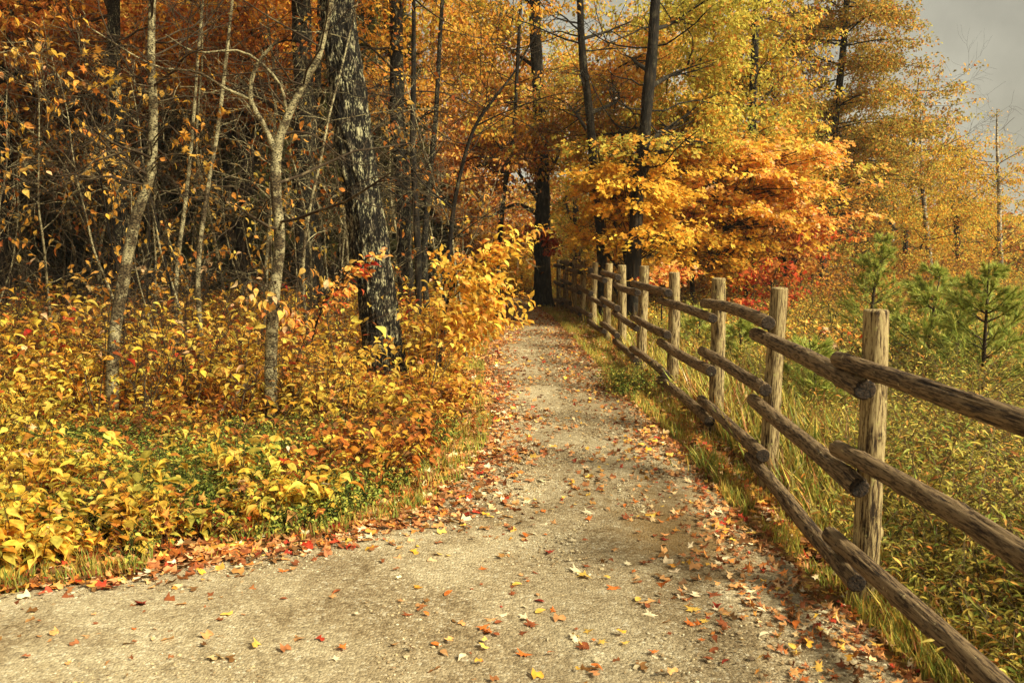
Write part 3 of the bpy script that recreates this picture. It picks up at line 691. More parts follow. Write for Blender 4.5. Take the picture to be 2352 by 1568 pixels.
# --- tree where the path ends and those beyond the fence
def layers(cx, cy, d, rx, ry, n, g_, per, crad, pal, rd=1.3, seedoff=0):
    """flat tilted sheets of foliage, the way maple boughs lie"""
    out = []; gg = np.random.default_rng(int(cx * 7 + cy * 13))
    for k in range(n):
        t = (k + .5) / n; x = cx + gg.uniform(-.55, .55) * rx; y = cy - ry + 2 * ry * t + gg.normal(0, ry * .12); w = rx * gg.uniform(.45, .95) * (1 - .35 * abs(2 * t - 1))
        out.append((x, y, d + gg.uniform(-.8, .8), w, max(ry / n * 1.15, 9), rd * 1.25, int(g_ * w / 50), per, crad, pal))
    return out
make_tree('path_end_tree', 'dark straight tree standing where the path bends, right at the far end of the fence', 'tree',
    [(1247, 705), (1246, 600), (1246, 480), (1244, 360), (1240, 240), (1232, 130), (1228, 0), (1225, -200)], 20.3, [.235, .205, .185, .17, .16, .15, .13, .09], M_dark,
    [(1200, 330, 20.3, 130, 60, 1.6, 130, 44, .34, [('bronze', 2), ('gold', 2), ('olive', 1)]), (1100, 380, 20.5, 110, 80, 1.5, 130, 44, .34, [('rust', 2), ('orange', 2)]),
     (1150, 220, 21.5, 150, 80, 1.6, 170, 42, .36, [('orange', 2), ('bronze', 2), ('olive', 1)]), (1290, 330, 21.5, 80, 50, 1.2, 90, 42, .36, ['olive', 'bronze']),
     (1120, 90, 21.5, 170, 80, 2, 150, 40, .4, ['gold', 'olive']), (1180, -60, 21, 210, 90, 2, 140, 40, .4, ['gold', ('olive', 2)]), (1245, 545, 19.6, 60, 22, .6, 26, 30, .2, ['red', 'rust'])], 60, leaf=.11, sides=60, seg=220, bare=8,
    extra=lambda mbt, mbc, c, r, g: tubes(mbt, [(spline([P(1246, 500, 20.3), P(1215, 480, 20), P(1180, 470, 19.6), P(1120, 500, 19.3)], 12), np.linspace(.07, .02, 12))], 7, mi=0))
make_tree('wavy_tree', 'dark wavy trunk passing behind the yellow maple foliage', 'tree',
    [(1388, 660), (1380, 540), (1366, 440), (1360, 340), (1352, 240), (1340, 150), (1333, 20), (1330, -160)], 15.9, [.10, .092, .086, .083, .08, .077, .065, .045], M_dark,
    [(1320, 250, 19.3, 100, 65, 1.0, 70, 38, .32, ['olive', 'bronze']), (1410, 200, 19.5, 100, 70, 1.0, 80, 40, .32, [('gold', 1), ('orange', 1), ('olive', 1)]), (1420, 60, 19.5, 110, 70, 1.0, 70, 38, .34, ['olive', 'gold']), (1410, 320, 19.2, 90, 40, 1.0, 80, 38, .30, ['gold', 'olive'])], 61, leaf=.10, bare=10, sides=40, seg=160)
make_tree('tall_tree', 'tallest dark trunk rising through olive leaves above the yellow maple', 'tree',
    [(1452, 660), (1460, 540), (1466, 430), (1478, 330), (1488, 220), (1497, 130), (1505, 0), (1512, -180)], 15.1, [.14, .13, .115, .11, .104, .10, .09, .065], M_dark,
    [(1460, 130, 18.4, 100, 80, 1.0, 80, 40, .32, [('orange', 2), ('gold', 2)]), (1600, 150, 17.4, 95, 75, 1.2, 130, 40, .32, [('olive', 3), ('bronze', 1)]), (1590, 270, 17.2, 90, 50, 1.1, 110, 40, .30, [('olive', 2), ('gold', 1)]),
     (1590, 20, 17.4, 140, 70, 1.4, 120, 38, .34, ['olive']), (1450, 290, 18.6, 70, 60, 1.0, 60, 38, .30, ['gold', 'olive']), (1520, 335, 16.6, 70, 24, .7, 36, 34, .26, ['gold', 'olive']), (1420, 340, 16.2, 80, 24, .5, 30, 30, .24, [('olive', 2), ('gold', 1)]), (1620, 330, 16.4, 90, 24, .6, 36, 30, .24, [('olive', 3), ('gold', 1)])], 62, leaf=.095, sides=60, seg=220, bare=12)
make_tree('olive_leaved_tree', 'dark trunk right of the maple carrying broad olive green foliage', 'tree',
    [(1718, 665), (1722, 560), (1722, 460), (1727, 360), (1729, 240), (1733, 130), (1738, 0), (1740, -160)], 19.5, [.125, .115, .105, .10, .095, .09, .07, .05], M_dark,
    [(1680, 170, 21, 110, 85, 1.2, 170, 42, .36, [('olive', 4), ('gold', 1)]), (1650, 300, 19.2, 100, 45, 1.3, 110, 42, .34, [('olive', 3), ('green', 1)]), (1775, 330, 19.2, 60, 50, 1.1, 80, 42, .34, ['olive', 'gold']), (1800, 200, 21, 90, 80, 1.3, 90, 40, .36, ['olive', 'bronze']),
     (1720, 30, 21, 130, 60, 1.4, 90, 38, .36, ['olive', 'bronze']), (1840, 420, 22, 80, 60, 1.2, 80, 40, .34, [('olive', 2), ('orange', 1), ('gold', 2)])], 63, leaf=.105, bare=12, sides=40, seg=160)
# maple
def bough_crown(regions, size, kind='star'):
    """sprays of leaves fanned flat along outward-reaching twigs; regions: (px, py, d, rx, ry, rdepth, boughs, leaves each, palette)"""
    def f(mbt, mbc, c, r, g):
        tw = []
        for (cx, cy, d, rx, ry, rd, nb, nl, pal) in regions:
            cc = P(cx, cy, d); sx, sz = rx * d / F, ry * d / F
            j = int(np.argmin(np.linalg.norm(c - (cc - np.array([0, 0, .7])), axis=1))); L0 = spline([c[j], (c[j] + cc) / 2 + np.array([0, 0, -.1]), cc], 10)
            tubes(mbt, [(L0, np.linspace(min(r[j] * .6, .035), .008, 10))], 6, mi=1)
            for b in range(int(nb * .88)):
                o = np.clip(g.normal(0, .6, 3), -1.5, 1.5); p = cc + o * np.array([sx, rd, sz]); side = np.sign(o[0] + g.normal(0, .4)); a = g.normal(0, .7) + (0 if side > 0 else math.pi)
                dv = np.array([math.cos(a), math.sin(a) - .2, g.uniform(-.25, .2)]); L_ = g.uniform(.4, 1.05) * (.6 if dv[0] < 0 else 1); e = p + dv * L_; m_ = (p + e) / 2 + np.array([0, 0, .10 * L_])
                L1 = spline([p, m_, e], 8); tw.append((L1, np.linspace(.006, .002, 8)))
                q0 = L0[g.integers(3, 10)]; tw.append((spline([q0, (q0 + p) / 2 + g.normal(0, .06, 3), p], 8), np.linspace(.010, .006, 8)))
                n = int(nl * g.uniform(.3, 1.4)); t = g.uniform(.5, 6.99, n); i_ = t.astype(int); q = L1[i_] + (L1[i_ + 1] - L1[i_]) * (t - i_)[:, None]
                sd = np.cross(dv, [0, 0, 1]); sd /= np.linalg.norm(sd); w_ = g.normal(0, .17, n) * (1.2 - t / 9)
                q = q + sd * w_[:, None] + np.column_stack([g.normal(0, .03, n), g.normal(0, .03, n), g.normal(0, .045, n) - np.abs(w_) * .3])
                ld = dv + sd * np.sign(w_)[:, None] * .8 + g.normal(0, .35, (n, 3)); ld[:, 2] -= .45
                scatter(mbc, kind, q, size * g.uniform(.55, 1.25, n), ld, g.normal(0, .4, (n, 3)) + np.array([.15, -.45, .8]), np.clip(pick(pal, n, g) * g.uniform(.82, 1.1), 0, .95), g)
        tubes(mbt, tw, 4, mi=1)
    return f
Y_, O_ = 'maple_y', [('orange', 3), ('maple_y', 2)]
make_tree('yellow_maple', 'bright yellow-leaved maple overhanging the far fence posts', 'tree',
    [(1430, 690), (1440, 610), (1425, 540), (1410, 470), (1400, 400)], 16.5, [.06, .05, .04, .03, .015], M_dark, [], 64, bare=5,
    extra=bough_crown([(1425, 405, 15.9, 62, 30, .9, 44, 56, Y_), (1400, 465, 15.8, 40, 30, .9, 26, 50, Y_), (1375, 545, 15.9, 30, 28, .9, 15, 44, Y_), (1455, 480, 15.7, 60, 30, .8, 24, 48, Y_), (1370, 430, 15.9, 30, 20, .8, 14, 46, Y_), (1480, 410, 16.5, 60, 34, 1.2, 26, 60, Y_),
                       (1440, 560, 15.4, 60, 22, .8, 14, 36, Y_), (1350, 500, 17.5, 24, 50, .6, 12, 36, [('gold', 1), ('maple_y', 1)]), (1530, 540, 16.6, 90, 40, 1.2, 30, 46, [('maple_y', 3), ('gold', 1)]), (1445, 425, 14.8, 40, 22, .2, 12, 34, Y_), (1490, 545, 14.8, 40, 24, .2, 12, 30, Y_), (1480, 325, 14.8, 50, 20, .2, 12, 34, [('olive', 2), ('gold', 1)]), (1370, 340, 15.6, 40, 18, .2, 8, 30, [('olive', 2), ('gold', 1)]), (1600, 605, 16.8, 110, 26, 1.1, 22, 36, [('maple_y', 2), ('gold', 1)]), (1390, 610, 16.0, 60, 14, .7, 8, 28, Y_)], .100))
make_tree('orange_maple', 'wide orange-leaved maple with layered boughs behind the fence', 'tree',
    [(1600, 690), (1590, 620), (1610, 540), (1640, 460), (1650, 400)], 17.8, [.06, .05, .04, .03, .015], M_dark, [], 65, bare=5,
    extra=bough_crown([(1580, 375, 18, 100, 34, 1.5, 46, 64, O_), (1670, 360, 18, 100, 34, 1.5, 48, 64, O_), (1760, 370, 18, 90, 26, 1.4, 40, 62, [('orange', 5), ('maple_y', 1)]), (1620, 430, 17.6, 110, 30, 1.4, 54, 60, O_), (1720, 430, 17.6, 100, 30, 1.4, 54, 60, [('orange', 4), ('maple_y', 1)]),
                       (1580, 490, 17.4, 100, 28, 1.3, 36, 56, O_), (1690, 495, 17.4, 110, 24, 1.3, 40, 56, O_), (1800, 500, 17.8, 80, 22, 1.2, 20, 50, [('orange', 3), ('rust', 1)]), (1660, 560, 17.4, 120, 26, 1.2, 24, 40, [('maple_y', 2), ('gold', 1)]), (1640, 325, 18, 140, 24, 1.0, 26, 50, [('olive', 2), ('gold', 1), ('orange', 1)]), (1830, 420, 18.5, 60, 50, 1.0, 26, 46, [('orange', 2), ('olive', 2)])], .105))
make_tree('rusty_maple', 'low rusty red-leaved tree right of the orange maple', 'tree',
    [(1800, 690), (1805, 620), (1790, 560), (1795, 500)], 20, [.05, .045, .035, .015], M_dark,
    layers(1810, 525, 20, 85, 62, 5, 22, 26, .26, [('red', 1), ('rust', 3), ('orange', 2)]) + layers(1790, 465, 19.5, 70, 30, 2, 22, 26, .26, [('orange', 3), ('rust', 1)]), 66, leaf=.10, kind='star', bare=10, flat=.3)
make_tree('red_shrub', 'scarlet-leaved shrub behind the second fence post', 'shrub',
    [(1770, 720), (1772, 670), (1768, 620)], 15.5, [.02, .016, .01], M_dark,
    layers(1775, 615, 15.5, 55, 26, 2, 12, 12, .18, [('red', 1), ('rust', 1)], .5) + layers(1738, 655, 15.3, 60, 26, 2, 10, 12, .18, [('red', 1), ('rust', 1)], .5) + layers(1745, 700, 15.2, 60, 18, 2, 8, 12, .16, [('red', 1), ('rust', 1)], .4) + [(1830, 680, 15.6, 40, 30, .5, 8, 14, .18, ['red', 'rust'])], 67, leaf=.085, kind='star', bare=9, bare_len=.9, flare=.1)
make_tree('orange_sapling', 'small orange sapling peeping over the fence under the yellow maple', 'shrub',
    [(1520, 700), (1520, 650), (1515, 620)], 13.5, [.015, .012, .008], M_dark,
    [(1535, 640, 13.5, 50, 30, .5, 30, 18, .18, [('orange', 3), ('red', 1)])], 68, leaf=.08, kind='star', bare=4, bare_len=.6, flare=.1)
make_tree('orange_sapling', 'small fiery orange sapling behind the top rail near the nearest post', 'shrub',
    [(1930, 830), (1932, 790), (1935, 750)], 8.5, [.010, .008, .004], M_dark,
    [(1920, 770, 8.5, 50, 34, .35, 9, 7, .12, [('orange', 3), ('red', 1)])], 168, leaf=.07, kind='maple', bare=4, bare_len=.5, flare=.1)

for k, (px, d, top, pal) in enumerate([(1560, 20, 500, ['gold']), (1640, 21, 520, ['bronze', 'gold']), (1690, 19.5, 540, ['gold', 'maple_y']), (1765, 22, 470, ['rust', 'gold']), (1835, 22, 480, ['bronze', 'rust']), (1860, 26, 430, ['gold', 'olive']), (1480, 26, 500, ['gold', 'olive']), (1960, 26, 500, ['bronze', 'olive']), (1150, 24, 470, ['gold', 'yellow']), (1195, 26, 500, ['yellow', 'gold']), (1090, 25, 480, ['gold', 'rust']), (1400, 27, 480, ['gold', 'orange'])]):
    make_tree('understory_tree', 'thin understory tree with sparse gold and brown leaves beyond the log fence', 'tree', [(px, 690), (px + 4, 620), (px - 5, top + 60), (px + 3, top)], d, [.035, .03, .022, .01], M_dark,
        [(px, (top + 650) / 2, d, 55, (640 - top) / 2, 1.1, 50, 18, .34, pal)], 900 + k, leaf=.10, kind='star', bare=12, bare_len=1.3, flare=.1, sides=8, seg=24, group='thin understory trees beyond the fence')

# larch-like conifer
def larch_extra(mbt, mbc, c, r, g):
    lines = []
    tw = []
    for k in range(95):
        t = g.uniform(.30, 1.0); p = c[int(t * (len(c) - 1))]
        a = g.uniform(0, 6.28); L_ = g.uniform(1.3, 3.0) * (1.2 - .4 * t)
        e = p + np.array([math.cos(a) * L_, math.sin(a) * L_, g.uniform(-.35, .35)]); m_ = (p + e) / 2 + np.array([0, 0, g.uniform(.05, .25)])
        L1 = spline([p, m_, e], 8); lines.append((L1, np.linspace(.028, .005, 8)))
        if t < .42 and g.random() < .75: 
            continue
        for q in L1[3:]:
            for _ in range(5): tw.append(q + g.normal(0, .28, 3) * np.array([1, 1, .45]))
    tubes(mbt, lines, 5, mi=1)
    tw = np.array(tw); clump_leaves(mbc, tw, .26, 36, .085, [('olived', 3), ('bronze', 2), ('olive', 1)], g, 'kite', flat=.5, droop=.2)
    dl = {}
    for k in range(16):
        p = P(1893 + g.uniform(-4, 4), g.uniform(430, 560), 24.2); a = g.uniform(-1, 1) if g.random() < .7 else g.uniform(2, 4)
        grow(dl, p, np.array([math.cos(a), math.sin(a) * .5, .1]), g.uniform(.9, 1.7), .018, 0, 2, g, up=-.35, wob=.2)
    lines_to(mbt, dl, 1, 5)
make_tree('larch_tree', 'tall dark conifer with sparse olive brown needles against the pale sky', 'tree',
    [(1888, 690), (1890, 600), (1897, 500), (1908, 380), (1918, 280), (1935, 130), (1945, 0), (1955, -160)], 24.2, [.15, .135, .125, .12, .11, .095, .08, .05], M_dark, [], 69, leaf=.1, extra=larch_extra, flare=.2)

bg_late = ('sparse hazy tree thinning out into the pale sky right of the conifer', 2085, 33, 240)
# birches, far right
for k, (lab, bx, tx, d, w) in enumerate([('white-stemmed birch with golden leaves at the right edge of the meadow', 2140, 2115, 27, 1.), ('golden birch standing nearest the conifer on its right', 2045, 2055, 34, .9), ('golden birch at the far right edge of the wood', 2300, 2290, 30, 1.1)]):
    make_tree('birch_tree', lab, 'tree', [(bx, 690), ((bx * 2 + tx) / 3, 560), (tx + 4, 430), (tx, 330), (tx, 250)], d, [.10, .085, .06, .045, .015], M_birch,
        [(tx, 400, d, 75 * w, 90, 1.6, 80, 40, .32, [('gold', 2), ('olive', 2)]), (tx + 15, 540, d, 95 * w, 90, 1.8, 80, 40, .32, [('gold', 2), ('olive', 2)]), (tx - 10, 640, d, 95, 50, 1.6, 60, 40, .3, ['bronze', 'olive'])],
        80 + k, leaf=.085, group='birches beyond the meadow', sides=14, flare=.1, ridge=.03, bare=6, bare_len=1.6)

# green young pines
def pine(name, label, px, d, hpx, seed, w=.30, pal='pine', group=None, dens=1.0, nl=.075, whorls=13, M=M_needle, upturn=.75):
    g = np.random.default_rng(seed); b0 = base_of(px, d); H = hpx * d / F
    root = empty(name, b0, label, 'tree' if H > 2.2 else 'sapling', group)
    mbt, mbc = MB(), MB(); top = b0 + np.array([g.normal(0, .04 * H), g.normal(0, .04 * H), H])
    c = spline([b0 - np.array([0, 0, .1]), (b0 + top) / 2 + g.normal(0, .03, 3), top], 20)
    tubes(mbt, [(c, np.linspace(.016 * H + .006, .004, 20))], 8)
    lines = []; P_, D_ = [], []
    for wv in range(whorls):
        t = .08 + .9 * wv / whorls; p = c[int(t * 19)]
        for k in range(g.integers(4, 7)):
            a = g.uniform(0, 6.28); L_ = H * w * (1.05 - t) * g.uniform(.7, 1.15) + .06
            e = p + np.array([math.cos(a) * L_, math.sin(a) * L_, L_ * upturn]); m_ = (p + e) / 2 - np.array([0, 0, L_ * .08])
            L1 = spline([p, m_, e], 8); lines.append((L1, np.linspace(.006 * H * .4 + .003, .002, 8)))
            subs = [L1]
            for s in range(5):
                i = g.integers(2, 7); dv = L1[i] - L1[i - 1]; dv /= np.linalg.norm(dv) + 1e-9; dv = dv + g.normal(0, .5, 3); e2 = L1[i] + dv * L_ * .3
                L2 = spline([L1[i], (L1[i] + e2) / 2, e2], 8); subs.append(L2); lines.append((L2, np.linspace(.003, .0015, 8)))
            for S in subs:
                n = int(40 * dens); ti = g.uniform(1.5, 6.99, n); i = ti.astype(int); q = S[i] + (S[i + 1] - S[i]) * (ti - i)[:, None]
                dv = S[i + 1] - S[i]; dv /= np.linalg.norm(dv, axis=1, keepdims=True) + 1e-9
                P_.append(q); D_.append(dv * 1.2 + g.normal(0, .38, (n, 3)))
    tubes(mbt, lines, 4)
    P_ = np.concatenate(P_); D_ = np.concatenate(D_); n = len(P_)
    scatter(mbc, 'needle', P_, nl * g.uniform(.7, 1.2, n), D_, g.normal(0, 1, (n, 3)), pick(pal, n, g), g)
    mbt.build('trunk', M_twig, root, b0); mbc.build('crown', M, root, b0)
    return root
TPLn = TPL['needle'][0]; TPLn[:, 0] *= 1.6
pine('young_pine', 'young bright green pine standing left of the larger pine beyond the nearest fence post', 2000, 13, 300, 201, w=.30, dens=1.6)
pine('young_pine', 'bushy young green pine behind the top rail at the right', 2130, 9.0, 330, 202, w=.42, dens=1.5)
pine('young_pine', 'young green pine at the far right edge of the meadow', 2270, 8.0, 380, 203, w=.42, dens=1.5)
pine('young_pine', 'low pine seedling seen between the second and third fence posts', 1690, 9.6, 140, 204, w=.5, whorls=7)
pine('young_pine', 'low pine seedling seen between the nearest and second fence posts', 1870, 7.4, 190, 205, w=.5, whorls=8)
pine('young_pine', 'tiny pine seedling beside the fence under the orange sapling', 1600, 11.5, 120, 206, w=.5, whorls=6)

# dark evergreens closing the wood on the left
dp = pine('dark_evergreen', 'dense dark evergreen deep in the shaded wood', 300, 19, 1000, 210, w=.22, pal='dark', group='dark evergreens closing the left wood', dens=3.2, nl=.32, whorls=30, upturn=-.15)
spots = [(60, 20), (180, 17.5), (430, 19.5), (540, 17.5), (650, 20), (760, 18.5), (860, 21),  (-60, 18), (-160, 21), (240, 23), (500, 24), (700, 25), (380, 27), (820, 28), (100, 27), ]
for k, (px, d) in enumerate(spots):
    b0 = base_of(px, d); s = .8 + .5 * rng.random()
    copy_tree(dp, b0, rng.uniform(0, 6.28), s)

# --- the yellow young beech at the path edge and the orange sprig
def spray_extra(sprays, size, pal, kind='ovate', rad=.13, per=16, dens=1.0):
    def f(mbt, mbc, c, r, g):
        for (x0, y0, x1, y1, d0, d1, n) in sprays:
            a = P(x0, y0, d0); b = P(x1, y1, d1); L1 = spline([a, (a + b) / 2 + np.array([0, 0, .08]), b], 16)
            tubes(mbt, [(L1, np.linspace(.008, .002, 16))], 4, mi=1)
            ti = g.uniform(3, 14.99, n); i = ti.astype(int); q = L1[i] + (L1[i + 1] - L1[i]) * (ti - i)[:, None]
            q = q + g.normal(0, 1, (n, 3)) * np.array([rad, rad, rad * .5])
            dv = (b - a) / np.linalg.norm(b - a) + g.normal(0, .6, (n, 3)); dv[:, 2] -= .5
            nr = g.normal(0, .4, (n, 3)) + np.array([.2, -.45, .8])
            scatter(mbc, kind, q, size * g.uniform(.6, 1.2, n), dv, nr, pick(pal, n, g), g)
    return f
make_tree('young_beech', 'bright yellow-leaved young tree arching over the left path edge near the big oak', 'tree',
    [(1005, 840), (1015, 760), (1030, 690), (1060, 620), (1090, 560)], 9.6, [.022, .018, .014, .01, .006], M_dark, [], 90, flare=.1, sides=10,
    extra=spray_extra([(1060, 640, 1240, 520, 9.6, 9.4, 120), (1040, 660, 1180, 570, 9.6, 9.2, 150), (1030, 690, 1150, 640, 9.6, 9.0, 170), (1020, 720, 1170, 690, 9.6, 9.0, 180), (1015, 740, 1175, 740, 9.6, 8.9, 190),
                      (1010, 770, 1120, 770, 9.6, 8.9, 120), (1025, 700, 1060, 600, 9.6, 9.5, 90), (1010, 760, 1060, 720, 9.5, 9.0, 130), (1000, 790, 1080, 800, 9.4, 8.9, 90), (1030, 660, 1010, 590, 9.6, 9.6, 50)], .085, [('yellow', 4), ('gold', 2), ('orange', 1)], 'ovate', .12))
make_tree('orange_leaved_sapling', 'thin sapling with fiery orange leaf sprays crossing in front of the big oak trunk', 'sapling',
    [(700, 900), (715, 800), (735, 720), (770, 650), (850, 590)], 8.4, [.012, .011, .009, .007, .004], M_dark, [], 91, flare=.05, sides=8,
    extra=spray_extra([(760, 670, 880, 580, 8.4, 8.3, 34), (740, 700, 850, 620, 8.4, 8.3, 44), (735, 710, 800, 660, 8.4, 8.2, 34), (715, 780, 660, 720, 8.4, 8.2, 36), (710, 800, 650, 780, 8.4, 8.1, 30), (725, 740, 780, 700, 8.4, 8.2, 26)], .08, [('orange', 3), ('red', 1)], 'ovate', .06))

# ------------------------------------------------------------------ bare saplings and brush (left wood)
def sapling_proto(name, label, H, r, seed, nbr, group, leafy=0, pal='gold', loc=(0, 0, 0), bark=M_sap):
    g = np.random.default_rng(seed); mbt = MB(); mbc = MB(); lines = {}
    pts = [np.zeros(3)]; d = np.array([0, 0, 1.0])
    for k in range(9): d = d + g.normal(0, .09, 3) * np.array([1, 1, .2]); d /= np.linalg.norm(d); pts.append(pts[-1] + d * H / 9)
    pts = np.array(pts); c = spline(pts, 30); rad = np.linspace(r, r * .3, 30)
    tubes(mbt, [(c, rad)], 8)
    tips = []
    for k in range(nbr):
        j = g.integers(5, 29); a = g.uniform(0, 6.28)
        grow(lines, c[j], np.array([math.cos(a), math.sin(a), g.uniform(0, .9)]), H * .24 * g.uniform(.5, 1.2), max(rad[j] * .4, .004), 1, 3, g, up=.1, wob=.2, tips=tips)
    lines_to(mbt, lines, 0, 6)
    root = empty(name, loc, label, 'sapling', group)
    mbt.build('stem', bark, root)
    if leafy:
        T = [t[0][g.integers(2, 6)] for t in tips if t[1] >= 2]; sel = g.choice(len(T), min(leafy, len(T)), replace=False); T = np.array([T[i] for i in sel])
        n = len(T); dv = g.normal(0, .7, (n, 3)); dv[:, 2] -= .6
        scatter(mbc, 'ovate', T, .07 * g.uniform(.6, 1.3, n), dv, g.normal(0, .4, (n, 3)) + np.array([0, -.3, .8]), pick(pal, n, g), g)
        mbc.build('leaves', M_leaf, root)
    return root
g = np.random.default_rng(77)
grp = 'bare saplings crowding the left wood'
prot = [sapling_proto('bare_sapling', 'thin twiggy bare sapling in the shaded left wood', 4.2, .022, 500, 13, grp, 0),
        sapling_proto('bare_sapling', 'thin twiggy bare sapling in the shaded left wood', 3.4, .016, 501, 11, grp, 0, bark=M_dark),
        sapling_proto('leafy_sapling', 'thin sapling with a few golden leaves in the left wood', 3.0, .014, 502, 10, 'leafy saplings in the left wood', 150, ['gold', 'orange']),
        sapling_proto('leafy_sapling', 'thin sapling with a few golden leaves in the left wood', 2.3, .012, 503, 9, 'leafy saplings in the left wood', 120, ['yellow', 'orange']),
        sapling_proto('bare_sapling', 'thin twiggy bare sapling in the shaded left wood', 5.0, .030, 504, 15, grp, 0),
        sapling_proto('leafy_sapling', 'thin sapling with rusty leaves in the left wood', 3.8, .018, 505, 12, 'rusty leafy saplings in the left wood', 420, ['rust', 'bronze'])]
first = set()
n = 0
while n < 62:
    px = g.uniform(-120, 1090); d = g.uniform(9.2, 16); 
    if d < 10.5 and px > 960: continue
    if 760 < px < 960 and d < 10.6: continue
    k = [0, 1, 2, 3, 4, 5][n % 6] if n < 6 else g.choice(6, p=[.18, .24, .12, .14, .12, .20])
    b0 = base_of(px, d); s = g.uniform(.8, 1.2)
    if k not in first:
        prot[k].location = b0; first.add(k)
    else: copy_tree(prot[k], b0, g.uniform(0, 6.28), s)
    n += 1
# trees further back: reuse crowned trees
bgspots = [('rust', 560, 16.5, 200), ('gold', 1000, 24, 330), ('bronze', 860, 20, 220)]

def bg_tree(label, px, d, hpx, crown_top, pal, seed, wpx=150, low=650, bark=M_dark, name='autumn_tree', group='autumn trees behind the wood', leaf=.12, dens=1.0):
    H0 = crown_top; mid = (crown_top + low) / 2
    bl = []
    g = np.random.default_rng(seed)
    nb = 7
    for k in range(nb):
        yy_ = crown_top + (low - crown_top) * (k + .5) / nb; wf = math.sin(math.pi * (k + 1.2) / (nb + 1.6))
        bl.append((px + g.uniform(-.3, .3) * wpx, yy_, d + g.uniform(-1, 1), wpx * wf * .75, (low - crown_top) / nb * .8, 1.8, int(60 * dens), 40, .44 * d / 26, pal))
    return make_tree(name, label, 'tree', [(px, 680), (px + g.uniform(-10, 10), 520), (px + g.uniform(-15, 15), max(350, crown_top + 130)), (px + g.uniform(-20, 20), crown_top + (350 - crown_top) * .45 if crown_top < 260 else crown_top + 60), (px, crown_top + 30)], d, [.14, .12, .10, .08, .03], bark, bl, seed, leaf=leaf, group=group, sides=16, seg=40, bare=2)

bg = [('rusty orange tree closing the view above the bend of the path', 1090, 26, 60, ['rust', 'orange'], 150, 600),
      ('golden tree seen left of the path-end tree above the bend', 1000, 27, -40, ['gold', 'orange'], 150, 560),
      ('bronze tree behind the big leaning oak', 850, 22, -60, ['gold', 'rust'], 130, 600),
      ('bronze-leaved tree high over the forked tree', 560, 15.5, -120, ['rust', 'gold'], 200, 240),
      ('rusty tree high over the leftmost slender tree', 260, 14.5, -160, ['rust', 'bronze'], 220, 220),
      ('rusty tree hanging over the far left of the wood', 0, 13.5, -200, ['rust', 'bronze'], 190, 380),
      ('golden tree filling the gap behind the wavy trunk', 1330, 30, 110, [('gold', 1), ('olive', 3)], 120, 640),
      ('orange tree behind the tallest trunk', 1500, 31, 70, [('gold', 1), ('orange', 1), ('olive', 2)], 150, 620),
      ('olive tree behind the orange maple', 1640, 32, 120, ['olive', 'bronze'], 150, 640),
      ('rusty tree between the olive-leaved tree and the conifer', 1790, 31, 300, ['rust', 'bronze', 'olive'], 110, 660),
      ('bronze tree low behind the tall conifer', 1900, 33, 330, ['bronze', 'olived', 'gold'], 120, 660),
      ('olive brown tree right of the tall conifer', 1990, 36, 400, ['olived', 'bronze'], 120, 670),
      ('bronze tree behind the birches', 2200, 38, 330, ['olive', 'gold'], 150, 680)]
for k, (lab, px, d, top, pal, w, low) in enumerate(bg):
    bg_tree(lab, px, d, 0, top, pal, 700 + k, wpx=w, low=low, dens=1.15)

make_tree('autumn_tree', bg_late[0], 'tree', [(2085, 690), (2080, 560), (2090, 420), (2100, 300), (2110, 180)], 33, [.12, .1, .08, .06, .02], M_dark,
    [(2060, 330, 33, 90, 90, 2, 70, 30, .5, ['olived', 'olive']), (2130, 230, 33, 70, 90, 2, 34, 24, .5, ['olived', 'bronze']), (2150, 380, 33, 90, 70, 2, 50, 30, .5, ['olive', 'gold']), (2020, 480, 33, 80, 80, 2, 60, 30, .5, ['olived', 'olive'])], 777, leaf=.13, group='autumn trees behind the wood', bare=14, bare_len=2.0)

# far wood mass
g = np.random.default_rng(99); mb = MB()
n = 5200; px = g.uniform(-500, 2900, n); d = g.uniform(48, 62, n); top = 300 + 150 * fbm(np.column_stack([px / 170, px * 0, px * 0]), 4, 3) + np.where(px > 1850, 60, 0) + np.where(px > 2050, 40, 0)
py = top + (690 - top) * g.random(n) ** .8
cen = np.array([P(a, b, c) for a, b, c in zip(px, py, d)])
clump_leaves(mb, cen, 1.0, 34, .34, [('olived', 3), ('bronze', 2), ('rust', 1)], g, 'kite', flat=.7)
tag(mb.build('distant_woods', M_leaf), 'far mass of brown and olive autumn woods beyond the river', 'woods', kind='stuff')

